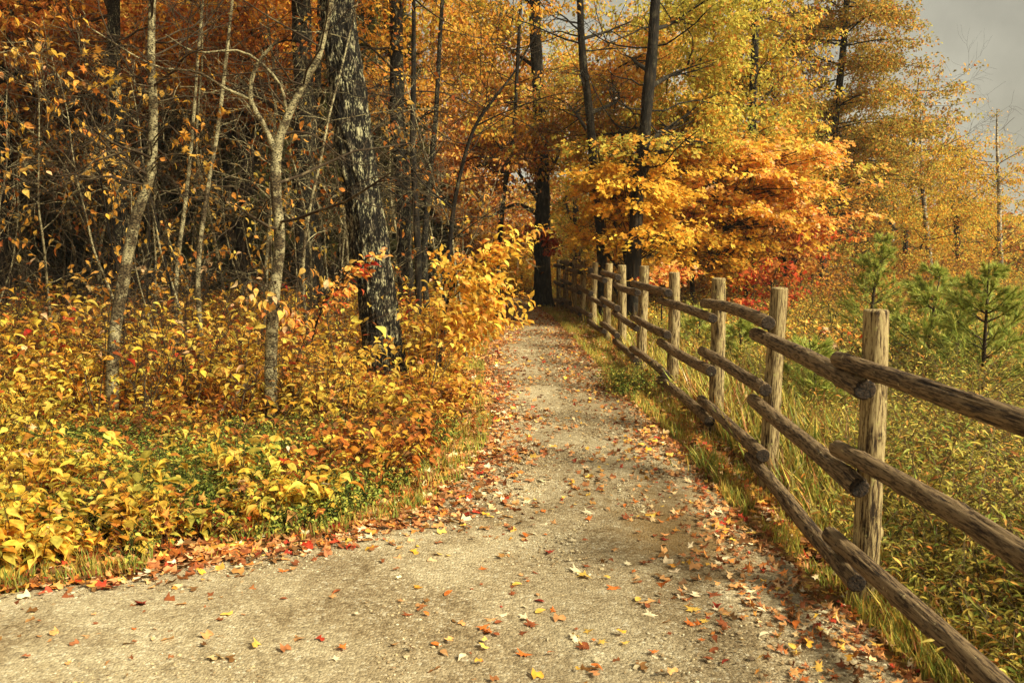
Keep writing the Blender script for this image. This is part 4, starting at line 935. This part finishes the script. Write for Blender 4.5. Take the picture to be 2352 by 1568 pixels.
# ------------------------------------------------------------------ undergrowth, left
g = np.random.default_rng(303)
def plants(mb, x, y, h, nstem, nleaf, size, pal, g, spread=.18, kind='ovate', stemcol=(.14, .07, .03)):
    n = len(x); tot = n * nstem; hx = np.repeat(h, nstem) * g.uniform(.6, 1.15, tot)
    b = np.column_stack([np.repeat(x, nstem), np.repeat(y, nstem), np.repeat(gz(x, y), nstem)]) + np.column_stack([g.normal(0, .05, (tot, 2)), np.zeros(tot)])
    lean = g.normal(0, 1, (tot, 2)) * spread * hx[:, None] / .5
    t = np.linspace(0, 1, 5)
    S = np.zeros((tot, 5, 3)); S[..., :2] = b[:, None, :2] + lean[:, None] * (t ** 1.7)[None, :, None]; S[..., 2] = b[:, None, 2] + hx[:, None] * (t - .12 * t ** 3)[None]
    tubes(mb, [(S[k], np.linspace(.0035, .0015, 5)) for k in range(tot)], 3, c=stemcol)
    N_ = tot * nleaf; tl = np.tile(np.linspace(.25, 1, nleaf), tot) + g.uniform(-.06, .06, N_); tl = np.clip(tl, .08, .999) * 4; i = tl.astype(int); f = (tl - i)[:, None]
    si = np.repeat(np.arange(tot), nleaf); q = S[si, i] * (1 - f) + S[si, i + 1] * f
    a = g.uniform(0, 6.28, N_); dv = np.column_stack([np.cos(a), np.sin(a), g.uniform(-.7, .25, N_)])
    nr = np.column_stack([np.zeros(N_), np.zeros(N_), np.ones(N_)]) + g.normal(0, .35, (N_, 3))
    q = q + dv * np.array([1, 1, .3]) * .02
    c = pick(pal, N_, g) * np.repeat(g.uniform(.82, 1.12, (tot, 1)), nleaf, axis=0)
    c = c * (.72 + .56 * fbm(q * np.array([1.1, 1.1, 0]), 91, 2))[:, None]
    scatter(mb, kind, q, size * g.uniform(.5, 1.4, N_), dv, nr, np.clip(c, 0, .9), g)

# zone A: near yellow plants
def zone(n, xlo, ylo, yhi, inset, g, xhi_off=0):
    y = g.uniform(ylo, yhi, n * 3); le = left_edge(y); x = le - inset(y) - (g.random(n * 3) ** 1.1) * (le - inset(y) - xlo(y))
    k = g.permutation(len(x))[:n]; return x[k], y[k], (le - x)[k]
lo_ = lambda y: -(1176 + 120) / F * y - .4
mbA = MB()
ins_ = lambda y: np.interp(y, [3.5, 4.2, 5.2, 7, 10], [.75, .60, .42, .30, .28])
x, y, dist = zone(1750, lo_, 3.9, 11.5, ins_, g)
cl = fbm(np.column_stack([x * 1.1, y * 1.1, x * 0]), 55, 3)
gm = fbm(np.column_stack([x * 1.6, y * 1.6, x * 0]), 88, 3); ok = ((cl > .40) | (y > 7)) & ~((gm > .53) & (y < 6.3) & (g.random(len(x)) < .7)); GP = np.array([G(285, 1095)[:2], G(215, 1040)[:2], G(600, 1075)[:2], G(400, 1195)[:2], G(480, 1130)[:2]]); gd = np.min(np.hypot((x[:, None] - GP[:, 0]) / .50, (y[:, None] - GP[:, 1]) / .26), axis=1)
ok &= ~((gd < 1) & (g.random(len(x)) < .8)); ok &= ~((y < 7) & (fbm(np.column_stack([x * 2.3, y * 2.3, x * 0]), 156, 2) < .36))
x, y, dist, cl = x[ok], y[ok], dist[ok], cl[ok]
h = .10 + .26 * sstep(.2, 1.5, dist) + .34 * (cl - .45) + g.uniform(-.05, .12, len(x)); h = np.clip(h, .09, .55) * np.where((y > 6) & (y < 9.8), .85, 1)
pxx = x / y * F + 1176; h = h * (1 + .75 * sstep(560, 800, pxx) * sstep(5.0, 6.2, y) * (1 - sstep(8.0, 9.2, y))); h = np.where((((pxx > 205) & (pxx < 275)) | ((pxx > 580) & (pxx < 650))) & (y > 5.8) & (y < 7.4), np.minimum(h, .12), h); h = np.where((pxx > 800) & (pxx < 965) & (y > 7.7) & (y < 10.0), np.minimum(h, .13), h); h = np.where((pxx < 560) & (y > 5.2) & (y < 8), h * (.7 + .8 * (cl > .55)), h); farm = y > 7.2
for lo, hi, sz in ((0, 5.2, .070), (5.2, 7.2, .064)):
    m_ = (y >= lo) & (y < hi); a_ = m_ & (g.random(len(x)) < .5); b_ = m_ & ~a_
    plants(mbA, x[a_], y[a_], h[a_], 3, 10, sz, [('yellow', 6), ('olive', 2), ('gold', 1)], g)
    c_ = b_ & (g.random(len(x)) < .35); b_ = b_ & ~c_
    plants(mbA, x[b_], y[b_], h[b_], 3, 10, sz * .62, [('yellow', 5), ('olive', 2), ('gold', 1), ('litter', 1)], g)
    plants(mbA, x[c_], y[c_], h[c_] * 1.15, 3, 6, sz * .95, [('maple_y', 3), ('gold', 2), ('orange', 1), ('litter', 1)], g, kind='maple')
plants(mbA, x[farm], y[farm], h[farm], 3, 9, .062, [('yellow', 5), ('gold', 2), ('orange', 1)], g)
tag(mbA.build('undergrowth', M_leaf), 'dense knee-high yellow-leaved undergrowth along the left side of the path', 'undergrowth', kind='stuff')
mbU = MB(); n = 1500; x, y, dist = zone(n, lo_, 4.4, 10.5, ins_, g)
plants(mbU, x, y, g.uniform(.06, .20, len(x)), 2, 7, .06, [('rust', 3), ('brown', 3), ('red', 1)], g, spread=.3)
tag(mbU.build('withered_undergrowth', M_leaf_dry), 'withered red-brown leaves low between the yellow plants', 'undergrowth', kind='stuff')
# dark upright sticks and tangled stems standing in the undergrowth, with scattered bright leaves
mbS = MB(); ln_ = {}
n = 300; y = g.uniform(6.6, 12.5, n); px = g.uniform(-120, 1010, n); x = (px - 1176) / F * y
for k in range(n):
    if x[k] > left_edge(y[k]) - .55 or (780 < px[k] < 960 and y[k] < 10): continue
    b0 = np.array([x[k], y[k], float(gz(x[k], y[k]))]); H = g.uniform(.4, 1.35) * (1 if y[k] > 8 else .75)
    grow(ln_, b0, np.array([g.normal(0, .22), g.normal(0, .22), 1]), H, g.uniform(.004, .009), 2, 4, g, up=.2, wob=.12, nch=(2, 5), shrink=.5)
lines_to(mbS, ln_, 0, 7)
tag(mbS.build('undergrowth_stems', M_twig), 'tangle of thin dark stems standing in the left undergrowth', 'brush stems', kind='stuff')
mbT = MB()
n = 2100; y = g.uniform(7.2, 13.5, n); px = g.uniform(-120, 1010, n); x = (px - 1176) / F * y; ok = (x < left_edge(y) - .6) & ~((px > 790) & (px < 950) & (y < 10.2)); x, y = x[ok], y[ok]
tall_ = g.uniform(.35, 1.0, len(x)) + .65 * (fbm(np.column_stack([x * .8, y * .8, x * 0]), 57, 2) - .3)
plants(mbT, x, y, tall_, 1, 8, .08, [('yellow', 5), ('maple_y', 2), ('orange', 2), ('rust', 2), ('red', .5)], g, spread=.3)
tag(mbT.build('golden_undergrowth', M_leaf), 'taller stems with large bright yellow and orange leaves behind the low undergrowth', 'undergrowth', kind='stuff')

# zone B: deep brush, orange and gold
mbB = MB()
n = 2300; y = g.uniform(10, 19, n); px = g.uniform(-150, 1120, n); x = (px - 1176) / F * y; le = np.where(y < 20, left_edge(y), -.3); ok = x < le - .35; x, y = x[ok], y[ok]
plants(mbB, x, y, g.uniform(.35, .8, len(x)), 3, 10, .07, [('gold', 4), ('orange', 2), ('rust', 2), ('yellow', 3), ('brown', 1)], g, spread=.25)
tag(mbB.build('brush', M_leaf), 'waist-high orange and golden brush under the trees of the left wood', 'brush', kind='stuff')
# red-brown low shrub patch by path
mbR = MB()
n = 420; cs_ = np.array([G(850, 1120)[:2] + [0, .5], G(350, 1010)[:2], G(560, 940)[:2], G(980, 960)[:2], G(250, 1090)[:2]]); kk_ = g.choice(5, n, p=[.45, .15, .15, .15, .10]); x = cs_[kk_, 0] + g.normal(0, .38, n); y = cs_[kk_, 1] + g.normal(0, .38, n); ok = x < left_edge(y) - .3; x, y = x[ok], y[ok]
plants(mbR, x, y, g.uniform(.2, .42, len(x)), 3, 6, .06, [('rust', 4), ('brown', 2), ('gold', 2)], g, spread=.15)
tag(mbR.build('russet_undergrowth', M_leaf), 'russet stalks and leaves low at the front of the yellow undergrowth', 'undergrowth', kind='stuff')
# green weeds in front left
mbG = MB()
n = 5200; y = g.uniform(3.75, 6.8, n); le = left_edge(y); dist = g.random(n) ** 1.2 * 3.4; x = le - .30 - dist
m_ = (fbm(np.column_stack([x * 1.6, y * 1.6, x * 0]), 88, 3) > .49) & (g.random(len(x)) < .8); x, y = x[m_], y[m_]
plants(mbG, x, y, g.uniform(.08, .26, len(x)), 3, 9, .024, [('green', 5), ('olive', 1), ('meadow', 1)], g, spread=.22, stemcol=(.05, .07, .02))
for q in range(5):
    n = 260; x = GP[q, 0] + g.normal(0, .26, n); y = GP[q, 1] + g.normal(0, .15, n); k_ = x < left_edge(y) - .12; x, y = x[k_], y[k_]
    plants(mbG, x, y, g.uniform(.12, .32, len(x)), 3, 12, .026, [('green', 6), ('meadow', 1)], g, spread=.22, kind='kite', stemcol=(.06, .08, .02))
tag(mbG.build('green_weeds', M_grass), 'low green feathery weeds among the yellow plants in the left foreground', 'weeds', kind='stuff')

# ------------------------------------------------------------------ grass verges
def blades(mb, x, y, L_, pal, g, lean=.35):
    n = len(x); z = gz(x, y); a = g.uniform(0, 6.28, n)
    d = np.column_stack([np.cos(a) * lean, np.sin(a) * lean, np.ones(n)]) + g.normal(0, .12, (n, 3))
    nr = np.column_stack([-np.cos(a), -np.sin(a), np.full(n, .35)])
    scatter(mb, 'blade', np.column_stack([x, y, z]), L_, d, nr, pick(pal, n, g) * (.6 + .8 * fbm(np.column_stack([x * 1.3, y * 1.3, x * 0]), 92, 2))[:, None], g)
mbv = MB()
n = 20000; y = 3.2 + 17 * g.random(n) ** 1.6; le = left_edge(y); x = le - g.exponential(.40, n) + .04
tuft = fbm(np.column_stack([x * 5, y * 5, x * 0]), 40, 2) > .42; x, y = x[tuft], y[tuft]
blades(mbv, x, y, g.uniform(.04, .13, len(x)), [('green', 3), ('meadow', 2)], g)
n = 34000; y = 2.0 + 18 * g.random(n) ** 1.7; rr = np.interp(y, orr[:, 1], orr[:, 0]); x = rr + .05 + g.exponential(.3, n)
tuft = fbm(np.column_stack([x * 5, y * 5, x * 0]), 41, 2) > .40; x, y = x[tuft], y[tuft]
blades(mbv, x, y, g.uniform(.03, .12, len(x)), [('green', 2), ('meadow', 3)], g)
tag(mbv.build('grass', M_grass), 'short grass tufts on both verges of the path', 'grass', kind='stuff')

# meadow beyond the fence
mbm = MB()
n = 8200; y = 1.8 + 22 * g.random(n) ** 1.5; px_hi = (2352 + 250 - 1176) / F * y + .8; fx = np.interp(y, [p[1] for p in POST], [p[0] for p in POST]); x = fx + .15 + (px_hi - fx) * g.random(n); ok = x < px_hi; x, y = x[ok], y[ok]
hh = .12 + .8 * sstep(0, 2.2, x - np.interp(y, [p[1] for p in POST], [p[0] for p in POST])) * fbm(np.column_stack([x * .8, y * .8, x * 0]), 61, 2) + g.uniform(0, .16, len(x))
nr_ = y < 9
kp = ~nr_ | (g.random(len(x)) < .75); x, y, hh, nr_ = x[kp], y[kp], hh[kp], nr_[kp]
plants(mbm, x[nr_], y[nr_], hh[nr_], 3, 15, .042, [('meadow', 6), ('green', 2), ('olived', 2), ('bronze', 1)], g, spread=.25, kind='lance', stemcol=(.16, .11, .05))
plants(mbm, x[~nr_], y[~nr_], hh[~nr_], 3, 9, .05, [('meadow', 4), ('green', 1), ('gold', 2), ('yellow', 1)], g, spread=.25, stemcol=(.16, .10, .05))
n = 130000; y = 1.8 + 24 * g.random(n) ** 1.6; px_hi = (2352 + 250 - 1176) / F * y + .8; fx = np.interp(y, [p[1] for p in POST], [p[0] for p in POST]); x = fx + (px_hi - fx) * g.random(n)
blades(mbm, x, y, np.clip(y / 6.5, .5, 1) * g.uniform(.08, .40, n) * (.5 + fbm(np.column_stack([x, y, x * 0]), 93, 2)), [('meadow', 4), ('green', 2), ('olived', 2), ('litter', 1)], g, lean=.4)
tag(mbm.build('meadow', M_grass), 'overgrown yellow green meadow of weeds and grass beyond the log fence', 'meadow', kind='stuff')
mbe = MB(); n = 700; x = g.uniform(-5, 1.6, n); y = g.uniform(24.0, 31, n)
plants(mbe, x, y, g.uniform(.4, 1.3, n), 4, 10, .09, [('yellow', 4), ('gold', 2), ('olive', 2)], g, spread=.25)
tag(mbe.build('golden_brush', M_leaf), 'sunlit golden brush beyond the bend of the path', 'brush', kind='stuff')
mbq = MB(); n = 1600; y = 2.4 + 9.6 * g.random(n); fx = np.interp(y, [p[1] for p in POST], [p[0] for p in POST]); hi_ = (2602 - 1176) / F * y; x = fx + .5 + (hi_ - fx) * g.random(n)
ok = fbm(np.column_stack([x, y, x * 0]), 66, 2) > .5; x, y = x[ok], y[ok]
plants(mbq, x, y, g.uniform(.30, .75, len(x)), 2, 24, .042, [('meadow', 4), ('olived', 2), ('green', 2)], g, spread=.22, kind='lance', stemcol=(.2, .13, .06))
tag(mbq.build('tall_weeds', M_grass), 'taller yellowing weed stalks rising from the meadow beyond the fence', 'weeds', kind='stuff')
# brown dead thicket between the far trunks
mbd = MB(); n = 900; px = g.uniform(1290, 2300, n); y = g.uniform(19, 34, n); x = (px - 1176) / F * y
plants(mbd, x, y, g.uniform(.5, 1.5, n), 4, 7, .075, [('brown', 3), ('gold', 2), ('bronze', 2), ('rust', 1)], g, spread=.2)
tag(mbd.build('thicket', M_leaf), 'tangled brown and gold thicket at the foot of the far trees', 'thicket', kind='stuff')

# broad-leaved plants, single ones at the front
for k, (px, py, h_, n_, lab) in enumerate([(340, 1215, .26, 5, 'broad-leaved yellow plant drooping over dark weeds near the bottom left corner'), (500, 1150, .25, 6, 'broad-leaved golden plant leaning over green weeds in the left foreground'),
        (215, 1240, .22, 4, 'olive yellow broad-leaved plant nearest the bottom left litter'), (690, 1140, .22, 4, 'small golden plant standing alone between green weeds and red stalks'), (820, 1110, .26, 5, 'golden plant with rounded drooping leaves in front of the red stalks')]):
    b0 = G(px, py); b0[2] = float(gz(b0[0], b0[1])); t = empty('broadleaf_plant', b0, lab, 'plant')
    m1, m2 = MB(), MB(); ts = []
    for q in range(n_):
        a = g.uniform(0, 6.28); e = b0 + np.array([math.cos(a) * .12, math.sin(a) * .12, h_ * g.uniform(.7, 1.1)]); L1 = spline([b0 - np.array([0, 0, .02]), (b0 + e) / 2 + np.array([0, 0, .04]), e], 6); ts.append((L1, np.linspace(.004, .002, 6)))
        for z in range(5):
            p = L1[min(5, 2 + z)]; a2 = a + g.uniform(-1.4, 1.4); dv = np.array([[math.cos(a2), math.sin(a2), g.uniform(-.6, .0)]])
            scatter(m2, 'ovate', p[None], np.array([g.uniform(.075, .125)]), dv, np.array([[0, -.15, 1.]]) + g.normal(0, .2, (1, 3)), pick([('yellow', 3), ('olive', 1), ('gold', 1)], 1, g), g)
    tubes(m1, ts, 5, c=(.12, .07, .03)); m1.build('stems', M_leaf, t, b0); m2.build('leaves', M_leaf, t, b0)
# weed clump growing over the lowest rail
b0 = G(1450, 900); b0[2] = 0; t = empty('weed_clump', b0, 'feathery green weed clump growing over the lowest rail midway along the fence', 'plant')
m2 = MB(); xx = b0[0] + g.normal(0, .13, 60); yy2 = b0[1] + g.normal(0, .22, 60); plants(m2, xx, yy2, g.uniform(.15, .36, 60), 3, 12, .03, [('green', 4), ('meadow', 2)], g, spread=.2, kind='kite', stemcol=(.08, .1, .03)); m2.build('leaves', M_grass, t, b0)
b0 = G(1585, 1075); t = empty('weed_clump', b0, 'grassy green tuft at the path edge below the second bay of rails', 'plant')
m2 = MB(); blades(m2, b0[0] + .12 + g.normal(0, .07, 160), b0[1] + g.normal(0, .12, 160), g.uniform(.08, .2, 160), [('green', 3), ('meadow', 2)], g, lean=.6); m2.build('leaves', M_grass, t, b0)
# pale dead branch in the undergrowth
a_, b_ = P(505, 945, 7.2), P(612, 838, 7.5); m1 = MB(); tubes(m1, [(spline([a_, (a_ + b_) / 2 + np.array([0, 0, .02]), b_], 14), np.linspace(.016, .007, 14)), (spline([(a_ + b_) / 2, (a_ + b_) / 2 + np.array([-.12, .05, .1]), (a_ + b_) / 2 + np.array([-.16, .1, .2])], 6), np.linspace(.006, .003, 6))], 8, rough=.3)
tag(m1.build('dead_branch', M_birch, None, a_), 'pale broken branch slanting out of the undergrowth left of the forked tree', 'branch')

# ------------------------------------------------------------------ fallen leaves
g = np.random.default_rng(404)
def lie(mb, x, y, size, pal, g, kind, lift=.012, flat=.28):
    n = len(x); z = np.maximum(gz(x, y), -.02) + lift + g.uniform(0, .012, n)
    a = g.uniform(0, 6.28, n); d = np.column_stack([np.cos(a), np.sin(a), g.normal(0, .12, n)]); nr = np.array([0, 0, 1.]) + g.normal(0, flat, (n, 3))
    scatter(mb, kind, np.column_stack([x, y, z]), size, d, nr, pick(pal, n, g), g)
mbl = MB()
n = 2600; y = 20.5 + 5 * g.random(n); x = g.uniform(-7, 1.5, n); lie(mbl, x, y, .08 * g.uniform(.6, 1.2, n), ['litter', 'gold'], g, 'star', .03, .5)
# left verge drift, right verge drift, path sprinkling, forest floor
n = 12000; y = 3.0 + 17 * g.random(n) ** 1.6; x = left_edge(y) + .18 - g.exponential(.45, n) + g.normal(0, .2, n)
lie(mbl, x, y, .052 * g.uniform(.5, 1.3, n), [('litter', 5), ('rust', 1), ('brown', 1)], g, 'star', .02, .5)
n = 9500; y = 1.6 + 18.5 * g.random(n) ** 1.7; x = np.interp(y, orr[:, 1], orr[:, 0]) + g.normal(.10, .30, n)
lie(mbl, x, y, .048 * g.uniform(.5, 1.35, n), [('litter', 5), ('rust', 1), ('brown', 1)], g, 'maple', .02, .6)
n = 9000; y = 2.0 + 18 * g.random(n) ** 1.25; le = np.where(y < 4, -7, left_edge(y)); re = np.interp(y, orr[:, 1], orr[:, 0]); u = g.beta(1, 1, n); e = g.random(n) < .55; u = np.where(e, np.where(g.random(n) < .5, g.beta(1, 5, n), g.beta(5, 1, n)), u); x = le + (re - le) * u
kp = fbm(np.column_stack([x * 2.2, y * 1.6, x * 0]), 120, 3) + g.uniform(-.06, .06, n) > .49; x, y = x[kp], y[kp]; n = len(x)
lie(mbl, x, y, .038 * g.uniform(.4, 1.5, n), [('litter', 6), ('gold', 1), ('brown', 2)], g, 'star', .024, .45)
n = 16000; y = g.uniform(4, 22, n); px = g.uniform(-200, 1150, n); x = (px - 1176) / F * y; ok = x < left_edge(np.minimum(y, 20)); x, y = x[ok], y[ok]
lie(mbl, x, y, .07 * g.uniform(.6, 1.2, len(x)), [('litter', 2), ('rust', 2)], g, 'star', .02, .5)
n = 9000; y = 2 + 26 * g.random(n) ** 1.2; px = g.uniform(1300, 2500, n); x = np.maximum((px - 1176) / F * y, np.interp(y, orr[:, 1], orr[:, 0]) + .2)
lie(mbl, x, y, .06 * g.uniform(.6, 1.2, n), [('litter', 2), ('rust', 1), ('bronze', 1)], g, 'star', .03, .5)
tag(mbl.build('leaf_litter', M_leaf_dry), 'carpet of small fallen autumn leaves over path edges and ground', 'leaf litter', kind='stuff')

# individual larger leaves on the gravel
def leaf_proto(name, kind, col, size, seed):
    gg = np.random.default_rng(seed); b = MB()
    scatter(b, kind, np.zeros((1, 3)), size, np.array([[0, 1., .05]]), np.array([[.1, 0, 1.]]), srgb(*col)[None], gg)
    o = b.build(name, M_leaf_dry); COL.objects.unlink(o); return o
protos = {}
kinds = {'pale': ((214, 196, 158), 'pale cream fallen leaf lying on the gravel path'), 'yellow': ((214, 172, 78), 'yellow fallen leaf lying on the gravel path'), 'orange': ((200, 108, 46), 'orange fallen leaf lying on the gravel path'),
         'russet': ((140, 76, 44), 'russet brown fallen leaf lying on the gravel path'), 'red': ((142, 52, 36), 'dark red fallen leaf lying on the gravel path'), 'tan': ((188, 138, 88), 'tan fallen leaf lying on the gravel path')}
for k, (c, _) in kinds.items(): protos[k] = [leaf_proto('fallen_leaf', kd, c, s, hash_) for kd, s, hash_ in (('maple', .075, 1), ('ovate', .06, 2), ('maple', .06, 3))]
def put_leaf(kind, px, py, var, sc, label=None):
    o = protos[kind][var].copy(); COL.objects.link(o); p = G(px, py, .02); o.location = (p[0], p[1], .027)
    o.rotation_euler = (g.normal(0, .16), g.normal(0, .16), g.uniform(0, 6.28)); o.scale = (sc,) * 3
    tag(o, label or kinds[kind][1], 'leaf', 'single fallen leaves on the gravel path')
special = [('yellow', 1048, 1134, 0, 1.3, 'large bright yellow leaf on the left verge of the path'), ('orange', 725, 1214, 0, 1.9, 'large orange maple leaf at the left edge of the gravel'),
           ('red', 342, 1386, 0, 1.35, 'dark red leaf alone on the gravel in the bottom left corner'), ('pale', 860, 1234, 0, 1.1, 'white leaf on the gravel just off the left verge'),
           ('pale', 820, 1148, 0, 2.0, 'big pinkish cream leaf lying in the left verge grass'), ('yellow', 1355, 1323, 0, 1.25, 'yellow leaf right of a curled cream leaf on the near path'), ('pale', 1322, 1318, 0, 1.1, 'curled cream leaf touching a yellow leaf on the near path'),
           ('orange', 1525, 1337, 0, 1.3, 'broad orange leaf on the near gravel towards the fence'), ('russet', 1352, 1304, 2, 1.0, 'small upturned russet leaf just above the yellow leaf on the near path'),
           ('pale', 1215, 1225, 1, 1.0, 'round cream leaf in the middle of the near path'), ('pale', 1245, 1203, 0, .9, 'jagged cream leaf beside the round cream leaf mid path'), ('pale', 1203, 1152, 0, 1.0, 'cream leaf with a dark red leaf tucked beneath it'),
           ('red', 2040, 1420, 0, 1.6, 'scarlet leaf at the foot of the nearest fence post')]
for s_ in special: put_leaf(*s_)
names = list(kinds); 
for k in range(210):
    if k < 120: px, py = g.uniform(1080, 1900), g.uniform(1150, 1520)
    else: px, py = g.uniform(200, 1900), g.uniform(1040, 1540)
    w = G(px, py)
    if w[0] > np.interp(w[1], orr[:, 1], orr[:, 0]) - .02: continue
    if w[1] > 3.9 and w[0] < left_edge(w[1]): continue
    if w[1] <= 3.9 and py < np.interp(px, [p[0] for p in EDGE_L[:8]], [p[1] for p in EDGE_L[:8]]): continue
    kd = g.choice(names, p=[.18, .07, .20, .28, .06, .21]); put_leaf(kd, px, py, g.integers(0, 3), g.uniform(.45, 1.0))

# ------------------------------------------------------------------ far wooden railing
rl = empty('wooden_railing', P(1915, 640, 27), 'weathered wooden railing of a small bridge behind the tall conifer', 'railing'); RO = np.array(rl.location)
def box(mb, a, b):
    (x0, y0, z0), (x1, y1, z1) = a, b
    v = [(x0, y0, z0), (x1, y0, z0), (x1, y1, z0), (x0, y1, z0), (x0, y0, z1), (x1, y0, z1), (x1, y1, z1), (x0, y1, z1)]
    mb.add(v, [[0, 3, 2, 1], [4, 5, 6, 7], [0, 1, 5, 4], [1, 2, 6, 5], [2, 3, 7, 6], [3, 0, 4, 7]])
zb = float(gz(P(1915, 640, 27)[0], 27))
for px in (1898, 1925, 1950):
    p = P(px, 640, 27); b = MB(); box(b, (p[0] - .04, 27, zb - .1), (p[0] + .04, 27.08, zb + 1.05)); b.build('post', M_post, rl, RO, smooth=False)
for k in range(4):
    b = MB(); x0, x1 = P(1895, 640, 27)[0], P(1953, 640, 27)[0]; z = zb + .25 + k * .25; box(b, (x0, 26.95, z), (x1, 26.997, z + .10)); b.build('rail', M_post, rl, RO, smooth=False)

# ------------------------------------------------------------------ haze
m, nt, N, L = new_mat('air haze'); o_ = N.new('ShaderNodeOutputMaterial'); pv = N.new('ShaderNodeVolumePrincipled'); pv.inputs['Density'].default_value = .0006; pv.inputs['Color'].default_value = (.85, .82, .74, 1)
L.new(pv.outputs[0], o_.inputs['Volume'])
hb = MB(); zlo = min(v.co.z for v in bpy.data.objects['ground'].data.vertices) - 1
v_ = [(-505, -65, zlo), (505, -65, zlo), (505, 705, zlo), (-505, 705, zlo), (-505, -65, 22), (505, -65, 22), (505, 705, 22), (-505, 705, 22)]
hb.add(v_, [[0, 3, 2, 1], [4, 5, 6, 7], [0, 1, 5, 4], [1, 2, 6, 5], [2, 3, 7, 6], [3, 0, 4, 7]])
tag(hb.build('haze', m, smooth=False), kind='stuff')

# ------------------------------------------------------------------ light
EL, AZ = R(39), R(121)        # azimuth clockwise from +Y: to the right, slightly behind the camera
sd = Vector((math.sin(AZ) * math.cos(EL), math.cos(AZ) * math.cos(EL), math.sin(EL)))
sl = bpy.data.lights.new('sun', 'SUN'); sl.energy = 4.5; sl.angle = R(15); sl.color = (1.0, .935, .70)
so = bpy.data.objects.new('sun', sl); COL.objects.link(so); so.rotation_euler = sd.to_track_quat('Z', 'Y').to_euler()
w = bpy.data.worlds.new("World"); scene.world = w; w.use_nodes = True; nt = w.node_tree; nt.nodes.clear()
sky = nt.nodes.new('ShaderNodeTexSky'); sky.sky_type = 'NISHITA'; sky.sun_disc = False; sky.sun_elevation = EL; sky.sun_rotation = AZ; sky.dust_density = 6; sky.air_density = 1.2
mx = nt.nodes.new('ShaderNodeMixRGB'); mx.inputs[0].default_value = .88; mx.inputs[2].default_value = (5.0, 4.7, 3.55, 1)
bgn = nt.nodes.new('ShaderNodeBackground'); bgn.inputs[1].default_value = .055; ow = nt.nodes.new('ShaderNodeOutputWorld')
wt = nt.nodes.new('ShaderNodeTexCoord'); wn = nt.nodes.new('ShaderNodeTexNoise'); wn.inputs['Scale'].default_value = 5; wn.inputs['Detail'].default_value = 6
wr = nt.nodes.new('ShaderNodeValToRGB'); wr.color_ramp.elements[0].position = .35; wr.color_ramp.elements[0].color = (3.0, 2.8, 2.15, 1); wr.color_ramp.elements[1].position = .65; wr.color_ramp.elements[1].color = (5.8, 5.5, 4.3, 1)
nt.links.new(wt.outputs['Generated'], wn.inputs['Vector']); nt.links.new(wn.outputs['Fac'], wr.inputs[0]); nt.links.new(wr.outputs[0], mx.inputs[2])
nt.links.new(sky.outputs[0], mx.inputs[1]); nt.links.new(mx.outputs[0], bgn.inputs[0]); nt.links.new(bgn.outputs[0], ow.inputs[0])
scene.view_settings.view_transform = 'Standard'; scene.view_settings.look = 'None'; scene.view_settings.exposure = 1.15; scene.view_settings.gamma = 1
scene.cycles.max_bounces = 6; scene.cycles.diffuse_bounces = 3; scene.cycles.transmission_bounces = 3; scene.cycles.use_denoising = True
